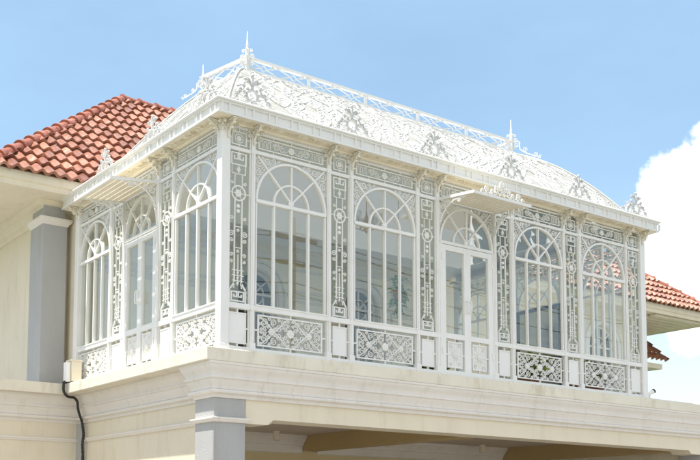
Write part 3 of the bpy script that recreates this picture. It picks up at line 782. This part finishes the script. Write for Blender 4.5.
# corner posts (mirrored so the larger arrises face outward)
for x, y, sx, sy in ((0, 0, 1, 1), (Wd, 0, -1, 1), (0, Dp, 1, -1), (Wd, Dp, -1, -1)):
    bevel(cpart('corner_post', cached('corner_post', m_corner, WHITE), (x, y, 0), 0, (sx, sy, 1)), 0.008)
for x in XS[1:-1]: post_at(x, 0, 0)
cpart('eaves_bracket', cached('eaves_bracket', m_bracket, BRKT), (XS[0]+0.02, -0.02, 2.985), 0)
cpart('eaves_bracket', cached('eaves_bracket', m_bracket, BRKT), (XS[-1], -0.02, 2.985), 0)
kinds = 'nwnwndnwnwn'; fns = {'n': bay_narrow, 'w': bay_window, 'd': bay_door}
kinds = 'nwnwndnwnwn'
for i, kd in enumerate('nwnwn' + 'd' + 'nwnwn'):
    if i in (7, 9): bay_window((XS[i], 0, 0), 0.0, XS[i+1]-XS[i], True)
    else: fns[kd]((XS[i], 0, 0), 0.0, XS[i+1]-XS[i])
# left end: local x runs toward the front
for y in YS[1:-1]: post_at(0, y, -pi/2)
cpart('eaves_bracket', cached('eaves_bracket', m_bracket, BRKT), (-0.02, 0.02, 2.985), -pi/2)
cpart('eaves_bracket', cached('eaves_bracket', m_bracket, BRKT), (-0.02, Dp-0.03, 2.985), -pi/2)
for i, kd in enumerate('wndnw'):
    fns[kd]((0, YS[i+1], 0), -pi/2, YS[i+1]-YS[i])
# right end
for y in YS[1:-1]: post_at(Wd, y, pi/2)
for i, kd in enumerate('wnwnw'):
    fns[kd]((Wd, YS[i], 0), pi/2, YS[i+1]-YS[i])

# --- eaves: soffit, fascia with recessed panels, gutter top
E0, E1 = 0.25, 0.03
def frame_plan(x0, x1, y0, y1): return [(x0, y1), (x0, y0), (x1, y0), (x1, y1)]
ep = frame_plan(0, Wd, 0, Dp+0.25)
sof = MB().sweep(ep, [(0.0, 3.0), (0.225, 3.0), (0.225, 3.018), (0.0, 3.018)])
sof.sweep(ep, [(0.015, 2.965), (0.05, 2.965), (0.075, 2.985), (0.075, 2.9995), (0.015, 2.9995)])
so_ = cpart('soffit', sof.mesh('soffit', SOFFIT))
# applied scrolls on the soffit
sc = MB()
def flat(mb, src, ox, oy, z, ang):
    b = len(mb.v); ca, sa = cos(ang), sin(ang)
    for (x, y, zz) in src.v: mb.v.append((ox+x*ca-zz*sa, oy+x*sa+zz*ca, z+y))
    mb.f += [tuple(b+i for i in f) for f in src.f]
motif = MB()
for s in (-1, 1):
    motif.spiral(s*0.13, 0.0, 0.055, 0 if s > 0 else pi, 1.5*s, 0.010, 0.010); motif.spiral(s*0.27, 0.01, 0.04, 0 if s > 0 else pi, -1.4*s, 0.009, 0.010)
    motif.ribbon([(0, -0.05), (s*0.1, -0.06), (s*0.2, 0.03), (s*0.33, 0.05)], 0.010, 0.010)
motif.disc(0, 0, 0.03, 0.012)
for i in range(12): flat(sc, motif, 0.45+i*0.717, -0.15, 2.994, 0)
cpart('soffit_scrolls', sc.mesh('soffit_scrolls', SOFFIT), parent=so_)
sc = MB()
for i in range(6): flat(sc, motif, -0.15, 0.45+i*0.72, 2.994, -pi/2)
cpart('soffit_scrolls', sc.mesh('soffit_scrolls', SOFFIT), parent=so_)
fa = MB()
fa.sweep(ep, [(0.20, 3.019), (0.226, 3.019), (0.226, 3.165), (0.20, 3.165)])
fa.sweep(ep, [(0.2265, 3.00), (0.250, 3.00), (0.250, 3.028), (0.2265, 3.028)])
fa.sweep(ep, [(0.2265, 3.140), (0.250, 3.140), (0.250, 3.165), (0.2265, 3.165)])
def rib(x0, x1, y0, y1): fa.box(x0, x1, y0, y1, 3.0285, 3.1395)
x = -0.20
while x < Wd+0.2:
    for dx in (0, 0.115): rib(x+dx, x+dx+0.022, -0.2495, -0.2265)
    x += 0.365
y = -0.17
while y < Dp-0.1:
    for dy in (0, 0.115): rib(-0.2495, -0.2265, y+dy, y+dy+0.022); rib(Wd+0.2265, Wd+0.2495, y+dy, y+dy+0.022)
    y += 0.365
cpart('fascia', fa.mesh('fascia', WHITE))
gt = MB().sweep(ep, [(0.19, 3.1655), (0.272, 3.1655), (0.278, 3.180), (0.272, 3.195), (0.19, 3.195)])
gt.sweep(ep, [(-0.30, 3.150), (0.188, 3.150), (0.188, 3.172), (-0.30, 3.172)])
gt.box(0.30, Wd-0.30, 4.20, 4.90, 3.135, 3.148)
cpart('gutter', gt.mesh('gutter', WHITE))

# --- barrel roof
RB = (0.02, Wd-0.02, 0.02, 4.30, 3.16)       # base rectangle and height
RT = (1.37, 7.24, 1.62, 2.62, 4.62)          # flat top
RBL = 1.17                                   # the flat top is a little skewed at its rear left corner
TOPC = {(0, 0): (RT[0], RT[2], 0.68), (1, 0): (RT[1], RT[2], 0.68), (1, 1): (RT[1], RT[3], 0.68), (0, 1): (RBL, RT[3], 0.30)}
def hip(fx, fy, s):
    tx, ty, k = TOPC[(fx, fy)]; bx, by = RB[fx], RB[2+fy]
    return Vector((bx+(tx-bx)*s, by+(ty-by)*s, RB[4]+(RT[4]-RB[4])*(s+k*s*(1-s))))
ENDS = {'f': ((0, 0), (1, 0)), 'l': ((0, 1), (0, 0)), 'r': ((1, 0), (1, 1)), 'b': ((1, 1), (0, 1))}
def roof_pt(face, s, t, off=0.0):
    a, b = ENDS[face]; p = hip(*a, s).lerp(hip(*b, s), t)
    if off:
        e = 0.02; s0, s1 = max(0, s-e), min(1, s+e)
        dv = hip(*a, s1).lerp(hip(*b, s1), t)-hip(*a, s0).lerp(hip(*b, s0), t)
        du = hip(*b, s)-hip(*a, s); n = du.cross(dv).normalized()
        p = p+n*off
    return p
for fc in 'flrb':
    mb = MB(); NS, NT = 20, 24
    for i in range(NS+1):
        for j in range(NT+1): mb.v.append(roof_pt(fc, i/NS, j/NT)[:])
    for i in range(NS):
        for j in range(NT):
            a = i*(NT+1)+j; mb.f.append((a, a+1, a+NT+2, a+NT+1))
    rp = cpart('roof_panel', mb.mesh('roof_panel', SHEET if fc == 'b' else SHEET_THIN, True))
    if fc == 'b': continue
    # embossed fronds: overlapping pointed leaves whose tips curl up from the sheet
    tb = MB(); length = {'f': RB[1]-RB[0], 'l': RB[3]-RB[2], 'r': RB[3]-RB[2]}[fc]
    cell = 0.25; ncol = int(length/cell)+1; rows = 10
    a_, b_ = ENDS[fc]; base0 = hip(*a_, 0); ud = (hip(*b_, 0)-base0).normalized()
    def P_(u, s, off):
        l_ = (hip(*a_, s)-base0).dot(ud); r_ = (hip(*b_, s)-base0).dot(ud)
        if not 0 <= s <= 1 or u < l_+0.03 or u > r_-0.03: return None
        return roof_pt(fc, s, (u-l_)/(r_-l_), off)
    rr = random.Random(11)
    for r in range(rows):
        st = (r+1.25)/rows; ds = 1.5/rows
        for c in range(-1, ncol+1):
            u0 = (c+(0.5 if r % 2 else 0))*cell+rr.uniform(-.02, .02); lean = rr.uniform(0.06, 0.2)*(1 if rr.random() < .5 else -1); crv = rr.uniform(-.07, .07); lf = rr.uniform(0.5, 1.4)
            for side in (-1, 1):
                grid = []; ok = True
                for k in range(7):
                    q = min(1.0, k/5); skirt_row = k == 6
                    s_ = min(0.999, max(0.001, st-ds*q-(0.006 if skirt_row else 0))); wdt = cell*0.52*sin(pi*min(1, 0.18+q*0.82))**0.7*(1-0.25*q)
                    row = []
                    for n_, e_ in enumerate((0.0, 0.5, 1.0, 1.03)):
                        off = 0.003+lf*(0.009*q*q+0.008*e_*e_*sin(pi*q))-0.002*(e_ == 0.5)*sin(pi*q)
                        if skirt_row or n_ == 3: off = -0.004
                        pp = P_(u0+lean*q+crv*sin(pi*q)+side*(wdt*e_+(0.004 if n_ == 3 else 0)), s_, off)
                        if pp is None: ok = False; break
                        row.append(pp)
                    if not ok: break
                    grid.append(row)
                if not ok: continue
                o = len(tb.v)
                for row in grid: tb.v += [p[:] for p in row]
                for k in range(6):
                    for e_ in range(3):
                        q = o+4*k+e_; tb.f.append((q, q+1, q+5, q+4))
            vein = [P_(u0+lean*k/5+crv*sin(pi*k/5), min(.999, max(.001, st-ds*k/5)), 0.006+lf*0.009*(k/5)**2) for k in range(6)]
            if None not in vein: tb.tube(vein, 0.006, 4)
            for sd_ in (-1, 1):
                for k0 in (1, 2, 3):
                    vv = [P_(u0+lean*(k0+f_)/5+crv*sin(pi*(k0+f_)/5)+sd_*cell*0.36*f_, min(.999, max(.001, st-ds*(k0+f_*1.1)/5)), 0.005+lf*0.010*f_) for f_ in (0, .5, 1)]
                    if None not in vv: tb.tube(vv, 0.0045, 4)
    cpart('leaf_relief', tb.mesh('leaf_relief', ROOFW, False), parent=rp)
# hip rolls
for fx, fy in ((0, 0), (1, 0), (0, 1), (1, 1)):
    cpart('hip_roll', MB().tube([(hip(fx, fy, i/14)+Vector((0, 0, 0.012)))[:] for i in range(15)], 0.018, 6).mesh('hip_roll', ROOFW, True))
dk = MB(); k = [(TOPC[c][0], TOPC[c][1]) for c in ((0, 0), (1, 0), (1, 1), (0, 1))]
ex = [(-.05, -.05), (.05, -.05), (.05, .05), (-.05, .05)]
dk.v = [(x+a, y+b, z) for z in (4.60, 4.645) for (x, y), (a, b) in zip(k, ex)]; dk.f = [(0, 3, 2, 1), (4, 5, 6, 7), (0, 1, 5, 4), (1, 2, 6, 5), (2, 3, 7, 6), (3, 0, 4, 7)]
cpart('roof_deck', dk.mesh('roof_deck', ROOFW))

# --- ridge railing
def m_rail(length, n):
    b = MB(); z0, z1 = 0.035, 0.215
    b.box(0, length, -0.030, 0.030, z1-0.012, z1+0.028); b.box(0, length, -0.022, 0.022, z0-0.012, z0+0.012)
    st = length/n
    for i in range(n):
        x0 = i*st; x1 = x0+st
        if i: b.box(x0-0.018, x0+0.018, -0.024, 0.024, 0, z1-0.012)
        sub = max(1, round(st/0.62)); q = (st-0.04)/sub
        for k in range(sub):
            a = x0+0.02+k*q; m_ = a+q/2; zm = (z0+z1)/2
            b.ribbon([(a, z1-0.02), (a+q*0.25, zm+0.03), (m_-0.045, zm), ], 0.014, 0.018); b.ribbon([(a, z0+0.015), (a+q*0.25, zm-0.03), (m_-0.045, zm)], 0.014, 0.017)
            b.ribbon([(a+q, z1-0.02), (a+q*0.75, zm+0.03), (m_+0.045, zm)], 0.014, 0.018); b.ribbon([(a+q, z0+0.015), (a+q*0.75, zm-0.03), (m_+0.045, zm)], 0.014, 0.017)
            b.ring(m_, zm, 0.045, 0.014, 0.02, 0, 14)
            for e in (-1, 1): b.spiral(m_+e*q*0.30, zm+e*0.045, 0.030, 0, 1.4*e, 0.010, 0.016)
    return b
LX = RT[1]-RT[0]; LB = RT[1]-RBL; LL = math.hypot(RT[0]-RBL, RT[3]-RT[2]); LR = RT[3]-RT[2]
cpart('ridge_railing', m_rail(LX, 5).mesh('ridge_railing', WHITE), (RT[0], RT[2], 4.642))
cpart('ridge_railing', m_rail(LB, 5).mesh('rear_ridge_railing', WHITE), (RBL, RT[3], 4.642))
cpart('ridge_railing', m_rail(LL, 1).mesh('end_ridge_railing', WHITE), (RBL, RT[3], 4.642), math.atan2(RT[2]-RT[3], RT[0]-RBL))
cpart('ridge_railing', m_rail(LR, 1).mesh('far_ridge_railing', WHITE), (RT[1], RT[2], 4.642), pi/2)

# --- finials
def m_finial():
    b = MB().lathe(0, 0, [(0.05, -0.03), (0.05, 0.02), (0.036, 0.04), (0.030, 0.18), (0.046, 0.20), (0.052, 0.23), (0.034, 0.26), (0.024, 0.30), (0.036, 0.325), (0.040, 0.345), (0.022, 0.37), (0.016, 0.40), (0.024, 0.425), (0.015, 0.45), (0.011, 0.54), (0.004, 0.64)], 10)
    return b
def m_finleaf():
    b = MB()
    for k in range(4):
        s = MB(); s.spiral(0.075, 0.235, 0.045, pi, -1.5, 0.013, 0.018); s.spiral(0.062, 0.33, 0.03, pi, -1.4, 0.011, 0.016); s.spiral(0.07, 0.12, 0.034, pi, 1.4, 0.011, 0.016)
        s.ribbon([(0.03, 0.05), (0.06, 0.085), (0.05, 0.16), (0.03, 0.2)], 0.012, 0.018)
        a = pi/2*k+pi/4; o = len(b.v)
        for (x, y, z) in s.v: b.v.append((x*cos(a)-y*sin(a), x*sin(a)+y*cos(a), z))
        b.f += [tuple(o+i for i in f) for f in s.f]
    return b
def m_hipscroll(run, drop):
    """scrolled crest running outward and down the hip from a finial; local x outward"""
    b = MB()
    b.ribbon([(0.05, 0.20), (0.11, 0.225), (0.155, 0.19), (0.15, 0.12), (0.16, 0.06), (0.22, 0.01), (0.29, -0.03), (0.36, -0.055), (0.44, -0.10)], 0.022, 0.022)
    b.spiral(0.105, 0.155, 0.055, radians(60), -1.5, 0.014, 0.018)
    b.spiral(0.245, 0.055, 0.05, radians(250), 1.5, 0.014, 0.018)
    b.spiral(0.44, -0.055, 0.045, radians(-90), 1.5, 0.014, 0.018); b.spiral(0.505, -0.11, 0.03, radians(90), -1.3, 0.012, 0.018)
    b.ribbon([(0.44, -0.10), (0.49, -0.10), (0.55, -0.07)], 0.016, 0.018)
    return b
for fx, fy in ((0, 0), (1, 0), (0, 1), (1, 1)):
    x, y = TOPC[(fx, fy)][:2]; a = math.atan2(RB[2+fy]-y, RB[fx]-x)
    fo = cpart('finial', cached('finial', m_finial, WHITE, True), (x, y, 4.642), 0, None if fy == 0 else (0.7, 0.7, 0.68))
    cpart('leaf_scrolls', cached('leaf_scrolls', m_finleaf, WHITE), parent=fo)
    cpart('hip_scroll', cached('hip_scroll', lambda: m_hipscroll(0.5, 0.3), WHITE), (0, 0, 0), a, parent=fo)

# --- acroteria along the eaves
def m_acro():
    b = MB(); d = 0.022
    b.ring(0, 0.20, 0.072, 0.020, 0.032, 0, 18)
    for k in range(10):
        a = 2*pi*k/10+0.3; b.disc(0.100*cos(a), 0.20+0.100*sin(a), 0.018, 0.026, 0, 6)
    for s in (-1, 1):
        f = lambda x: s*x
        for (x, z, r, a, t) in ((0.150, 0.245, 0.034, 200, 1.1), (0.205, 0.150, 0.036, 120, -1.1), (0.275, 0.072, 0.034, 120, -1.1), (0.13, 0.075, 0.040, 60, 1.2), (0.055, 0.375, 0.036, 0, 1.2)):
            an = radians(a); an = an if s > 0 else pi-an
            b.spiral(f(x), z, r, an, t*s, 0.014, d)
        for (x, z, r) in ((0.115, 0.315, 0.020), (0.185, 0.215, 0.018), (0.235, 0.120, 0.018), (0.310, 0.035, 0.020), (0.10, 0.40, 0.015), (0.345, 0.012, 0.014)): b.disc(f(x), z, r, 0.03, 0, 6)
        b.ribbon([(f(0.09), 0.31), (f(0.16), 0.205), (f(0.22), 0.12), (f(0.28), 0.045), (f(0.34), 0.006)], 0.013, 0.02)
        b.ribbon([(f(0.06), 0.115), (f(0.075), 0.05), (f(0.05), 0.006)], 0.013, 0.02)
        a = radians(90-s*28); b.ribbon([(0.02*cos(a), 0.31+0.02*sin(a)), (0.11*cos(a), 0.32+0.11*sin(a))], 0.022, 0.02)
    b.line(0, 0.28, 0, 0.455, 0.024, 0.024); b.disc(0, 0.46, 0.02, 0.028, 0, 6)
    b.line(-0.36, 0.004, 0.36, 0.004, 0.012, 0.026)
    return b
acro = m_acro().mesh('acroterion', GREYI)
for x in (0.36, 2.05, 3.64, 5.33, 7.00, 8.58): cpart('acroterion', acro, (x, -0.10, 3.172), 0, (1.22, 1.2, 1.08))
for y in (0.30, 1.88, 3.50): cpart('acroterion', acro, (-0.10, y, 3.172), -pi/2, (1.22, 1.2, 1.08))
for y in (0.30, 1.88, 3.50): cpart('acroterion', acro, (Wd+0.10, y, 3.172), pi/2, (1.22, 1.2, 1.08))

# --- awnings over both doors
def m_awning(w):
    b = MB(); d = 0.72; z0, z1 = 2.66, 2.585; n = 7
    for i in range(n):                                       # lapped boards running along the wall
        y0 = -0.05-d*i/n; y1 = -0.05-d*(i+1)/n+0.012; za = z0+(z1-z0)*i/n; zb = z0+(z1-z0)*(i+1)/n
        k = len(b.v)
        b.v += [(0.02, y0, za), (w-0.02, y0, za), (w-0.02, y1, zb), (0.02, y1, zb), (0.02, y0, za+0.014), (w-0.02, y0, za+0.014), (w-0.02, y1, zb+0.014), (0.02, y1, zb+0.014)]
        b.f += [(k, k+1, k+2, k+3), (k+4, k+7, k+6, k+5), (k, k+4, k+5, k+1), (k+1, k+5, k+6, k+2), (k+2, k+6, k+7, k+3), (k+3, k+7, k+4, k)]
    return b
def m_awning_frame(w):
    b = MB(); d = 0.72; z0, z1 = 2.66, 2.585
    for x in (0.0, w-0.022):
        k = len(b.v); y0, y1 = -0.05, -0.05-d-0.02
        b.v += [(x, y0, z0-0.018), (x+0.022, y0, z0-0.018), (x+0.022, y1, z1-0.018), (x, y1, z1-0.018), (x, y0, z0+0.026), (x+0.022, y0, z0+0.026), (x+0.022, y1, z1+0.026), (x, y1, z1+0.026)]
        b.f += [(k, k+1, k+2, k+3), (k+4, k+7, k+6, k+5), (k, k+4, k+5, k+1), (k+1, k+5, k+6, k+2), (k+2, k+6, k+7, k+3), (k+3, k+7, k+4, k)]
    b.box(0.023, w-0.023, -0.05-d-0.02, -0.05-d+0.004, z1-0.02, z1+0.022)
    return b
def m_crest(w):
    b = MB(); c = w/2
    b.ring(c, 0.125, 0.062, 0.018, 0.022, 0, 16); b.rosette(c, 0.125, 0.04, 0.026)
    for s in (-1, 1):
        for (x, z, r, a, t) in ((0.125, 0.075, 0.055, 180, -1.5), (0.215, 0.045, 0.040, 180, 1.5), (0.335, 0.05, 0.045, 0, 1.5), (0.05, 0.035, 0.03, 0, 1.4), (0.43, 0.03, 0.028, 0, -1.3)):
            an = radians(a); an = an if s > 0 else pi-an
            b.spiral(c+s*x, z, r, an, t*s, 0.016, 0.020)
        b.ribbon([(c+s*0.05, 0.06), (c+s*0.13, 0.02), (c+s*0.24, 0.0), (c+s*0.30, 0.03), (c+s*0.36, 0.0), (c+s*0.46, 0.005)], 0.015, 0.02)
    return b
def m_awnbracket():
    s = MB()
    s.ribbon([(-0.06, -0.33), (-0.09, -0.25), (-0.20, -0.13), (-0.36, -0.06), (-0.52, -0.05)], 0.018, 0.02)
    s.line(-0.05, -0.02, -0.05, -0.34, 0.02, 0.022)
    for (x, z, r, a, t) in ((-0.12, -0.09, 0.06, 90, 1.6), (-0.24, -0.06, 0.04, 90, -1.5), (-0.10, -0.22, 0.035, 90, -1.4), (-0.36, -0.03, 0.03, 270, 1.4), (-0.47, -0.08, 0.04, 90, -1.5), (-0.55, -0.05, 0.03, 90, 1.3)):
        s.spiral(x, z, r, radians(a), t, 0.014, 0.018)
    b = MB(); b.v = [(y, x, z) for (x, y, z) in s.v]; b.f = s.f; return b
def awning(o, rot, w, crest):
    k = (w/D0, 1, 1)
    a = cpart('awning', cached('awning', lambda: m_awning(D0), SOFFIT), o, rot, k)
    cpart('awning_frame', cached('awning_frame', lambda: m_awning_frame(D0), WHITE), parent=a)
    if crest: cpart('crest', cached('crest', lambda: m_crest(D0), WHITE), (0, -0.775, 2.61), scale=(1.0, 1.0, 1.25), parent=a)
    for x in (0.02, D0-0.02): cpart('awning_bracket', cached('awning_bracket', m_awnbracket, WHITE), (x, 0, 2.63), parent=a)
awning((XS[5], 0, 0), 0, XS[6]-XS[5], True)
awning((0, YS[3], 0), -pi/2, YS[3]-YS[2], False)

# --- floor and ceiling of the room
cpart('floor', MB().box(0.08, Wd-0.08, 0.08, 5.21, -0.018, 0.004).mesh('floor', TILEFLOOR))


# ------------------------------------------------------------------ loose things
# electrical box and the black hose below it
b = thing('electrical_box', 'cream electrical box at the left foot of the conservatory', 'electrical box', (-0.17, 4.36, -0.02))
inst('housing', MB().box(-0.085, 0.085, -0.10, 0.10, 0.03, 0.36).mesh('housing', BOXM), b); inst('cover', MB().box(-0.10, 0.10, -0.115, 0.115, 0.361, 0.385).mesh('cover', BOXM), b)
inst('side_box', MB().box(-0.16, -0.09, -0.06, 0.06, 0.02, 0.34).mesh('side_box', WHITE), b)
inst('conduit', MB().tube([(0, 0, 0.03), (0, 0, -0.0)], 0.03, 8).mesh('conduit', BOXM), b)
hp = [(-0.20, 4.42, 0.02), (-0.33, 4.36, 0.0), (-0.355, 4.34, -0.05), (-0.352, 4.33, -0.16), (-0.29, 4.33, -0.235), (-0.17, 4.34, -0.25), (-0.11, 4.35, -0.31), (-0.09, 4.36, -0.42), (-0.06, 4.36, -0.52), (-0.02, 4.36, -0.62), (0.0, 4.36, -0.72), (0.015, 4.36, -0.85), (0.0, 4.36, -1.0), (0.02, 4.38, -1.2), (0.02, 4.38, -1.7), (0.02, 4.38, -2.6), (0.02, 4.38, GROUND)]
def smooth_path(p, n=5):
    o = []; p = [Vector(q) for q in p]
    for i in range(len(p)-1):
        a, b_, c, d = p[max(i-1, 0)], p[i], p[i+1], p[min(i+2, len(p)-1)]
        for k in range(n):
            t = k/n; o.append(0.5*((2*b_)+(c-a)*t+(2*a-5*b_+4*c-d)*t*t+(3*b_-a-3*c+d)*t**3))
    return o+[p[-1]]
tag(inst('drain_hose', MB().tube(smooth_path(hp, 12), 0.022, 8, radii=[0.0195 if (q//2) % 2 else 0.0245 for q in range(12*(len(hp)-1)+1)]).mesh('drain_hose', BLACK, True)), 'black hose hanging down the moulded cornice beside the house', 'hose')
# floodlight on the slab at the right corner
fl = thing('floodlight', 'small white and black floodlight on the slab at right corner', 'floodlight', (8.90, -0.05, -0.022))
inst('bracket', MB().box(-0.03, 0.03, -0.03, 0.03, 0, 0.02).tube([(0, 0, 0.02), (0, -0.01, 0.07)], 0.010, 6).mesh('bracket', WHITE), fl)
lp = MB().lathe(0, 0, [(0.02, -0.06), (0.030, -0.04), (0.034, 0.05), (0.040, 0.06)], 12).mesh('lamp_body', WHITE, True)
o = inst('lamp_body', lp, fl, (0.0, -0.02, 0.10)); o.rotation_euler = (radians(60), 0, radians(75))
ln = inst('lens', MB().lathe(0, 0, [(0.037, 0.0), (0.043, 0.03), (0.030, 0.034)], 12).mesh('lens', BLACK), o, (0, 0, 0.0605))

# chandeliers
def chandelier(x, y, z, label, ndrop=10):
    c = thing('chandelier', label, 'chandelier', (x, y, z), 'chandeliers in the conservatory')
    st = MB().tube([(0, 0, 0), (0, 0, 3.30-z)], 0.010, 6)
    st.lathe(0, 0, [(0.01, -0.16), (0.05, -0.10), (0.03, -0.02), (0.06, 0.05), (0.02, 0.14), (0.01, 0.22)], 10)
    inst('stem', st.mesh('stem', BRASS, True), c)
    arm = MB(); cups = MB(); 
    for k in range(6):
        a = 2*pi*k/6+0.3
        arm.tube([(0.03*cos(a), 0.03*sin(a), 0), (0.12*cos(a), 0.12*sin(a), -0.09), (0.22*cos(a), 0.22*sin(a), -0.04), (0.25*cos(a), 0.25*sin(a), 0.05)], 0.009, 6)
        s_ = MB().lathe(0, 0, [(0.018, 0), (0.05, 0.03), (0.065, 0.07), (0.055, 0.105), (0.03, 0.12)], 12)
        q = len(cups.v); cups.v += [(vx+0.25*cos(a), vy+0.25*sin(a), vz+0.05) for vx, vy, vz in s_.v]; cups.f += [tuple(q+i for i in f) for f in s_.f]
    inst('arms', arm.mesh('arms', BRASS, True), c)
    inst('shades', cups.mesh('shades', CRYST, True), c)
chandelier(3.80, 1.7, 2.70, 'brass chandelier with white globe shades left of the glazed front door')
# tiered crystal chandelier further right
c2 = thing('chandelier', 'wide pale crystal chandelier hanging right of the glazed front door', 'chandelier', (7.75, 1.5, 2.42), 'chandeliers in the conservatory')
inst('stem', MB().tube([(0, 0, 0.05), (0, 0, 0.85)], 0.012, 6).mesh('stem', BRASS), c2)
rg = MB().tube([(0.42*cos(2*pi*k/24), 0.42*sin(2*pi*k/24), 0.06) for k in range(24)], 0.014, 6, True)
rg.tube([(0.25*cos(2*pi*k/20), 0.25*sin(2*pi*k/20), 0.0) for k in range(20)], 0.012, 6, True)
for k in range(4): rg.tube([(0.42*cos(pi*k/2), 0.42*sin(pi*k/2), 0.06), (0, 0, 0.10)], 0.008, 5)
inst('hoops', rg.mesh('hoops', BRASS, True), c2)
dr = MB()
for r_, n_, z_ in ((0.42, 26, 0.0), (0.25, 16, -0.06)):
    for k in range(n_):
        a = 2*pi*k/n_; x, y = r_*cos(a), r_*sin(a); h = 0.05+random.uniform(0, 0.03)
        dr.lathe(x, y, [(0.003, z_+0.05), (0.022, z_+0.02), (0.016, z_-h*0.5), (0.003, z_-h)], 6)
inst('crystal_drops', dr.mesh('crystal_drops', CRYST), c2)

# plants
def leaf_cluster(n, rx, ry, rz, ln, wd, droop=0.3, seed=1):
    rnd = random.Random(seed); b = MB()
    for _ in range(n):
        while True:
            p = Vector((rnd.uniform(-1, 1), rnd.uniform(-1, 1), rnd.uniform(-1, 1)))
            if p.length < 1: break
        c = Vector((p.x*rx, p.y*ry, p.z*rz)); a = rnd.uniform(0, 2*pi); e = rnd.uniform(-0.6, 0.9)-droop
        d = Vector((cos(a)*cos(e), sin(a)*cos(e), sin(e))); s = d.cross(Vector((0, 0, 1))).normalized(); l = ln*rnd.uniform(.6, 1.2)
        u = s.cross(d)*l*0.12
        k = len(b.v); q = [c, c+d*l*.45+s*wd*.5+u, c+d*l-u*1.5, c+d*l*.45-s*wd*.5+u]
        b.v += [x[:] for x in q]; b.f.append((k, k+1, k+2)); b.f.append((k, k+2, k+3))
    return b
hpn = thing('hanging_plant', 'trailing green plant in a hanging clay pot behind second arched window', 'plant', (3.62, 0.7, 1.30))
inst('pot', MB().lathe(0, 0, [(0.07, -0.10), (0.10, 0.05), (0.11, 0.06), (0.09, 0.055)], 12).mesh('pot', CLAY, True), hpn)
inst('hanger', MB().tube([(0, 0, 0.05), (0, 0, 1.79)], 0.004, 5).mesh('hanger', BLACK), hpn)
inst('foliage', leaf_cluster(150, 0.13, 0.13, 0.36, 0.11, 0.04, 0.5, 3).mesh('foliage', LEAF), hpn)
def potted(x, y, label, r, h, mat, seed, ln=0.22, n=420):
    t = thing('potted_plant', label, 'plant', (x, y, 0.0), 'plants on the conservatory floor')
    inst('pot', MB().lathe(0, 0, [(r*0.45, 0), (r*0.6, 0.16), (r*0.64, 0.17), (r*0.55, 0.165)], 12).mesh('pot', CLAY, True), t)
    inst('foliage', leaf_cluster(n, r, r*0.7, h*0.5, ln, 0.075, 0.0, seed).mesh('foliage', mat), t, (0, 0, 0.16+h*0.5))
potted(6.20, 0.36, 'low yellow-green plant behind the filigree right of the front door', 0.34, 0.34, LEAF2, 5)
potted(7.50, 0.40, 'bushy dark green plant behind the filigree panel nearest the right corner', 0.36, 0.36, LEAF, 6)
potted(7.92, 0.36, 'white flowering plant behind the right corner filigree panel', 0.26, 0.36, PALEBL, 8, 0.10, 260)
potted(6.0, 2.6, 'green shrub seen through the right leaf of the front door', 0.36, 0.75, LEAF, 9)

# dark framed mirror standing in the room
mi = thing('framed_mirror', 'dark framed standing mirror behind the window right of front door', 'mirror', (8.30, 1.95, 0.0))
fr = MB().rect(-0.52, 0.52, 0.04, 1.86, 0.07, 0.06); fr.v = [(y, x, z) for x, y, z in fr.v]
inst('frame', fr.mesh('frame', DARKF), mi)
pa = MB().box(-0.004, 0.004, -0.49, 0.49, 0.07, 1.83)
inst('mirror_glass', pa.mesh('mirror_glass', MIRR), mi)

# utility pole across the street, seen as a reflection in the first front window
up_ = thing('utility_pole', 'dark utility pole with sagging wires, reflected in the first front window', 'utility pole', (15.3, -20, GROUND))
CONC = material('weathered_pole', (0.10, 0.09, 0.08), 0.8, 0.2, 6)
inst('pole', MB().lathe(0, 0, [(0.12, 0), (0.105, 6), (0.08, 13.2)], 10).mesh('pole', CONC, True), up_)
inst('crossarm', MB().box(-1.1, 1.1, -0.06, 0.06, 12.3, 12.45).box(-0.8, 0.8, -0.05, 0.05, 11.3, 11.42).mesh('crossarm', CONC), up_)
for k, (zz, yy) in enumerate(((12.5, -0.3), (12.5, 0.3), (11.45, 0.2), (10.6, 0.1), (10.2, 0.1))):
    wp = [(-34+68*i/24, yy, zz-0.9*(1-abs(((i/12) % 2)-1)*2) ** 2 * 0 - 1.1*sin(pi*((i % 12)/12))) for i in range(25)]
    inst('wire', MB().tube(wp, 0.020, 5).mesh('wire', BLACK), up_)
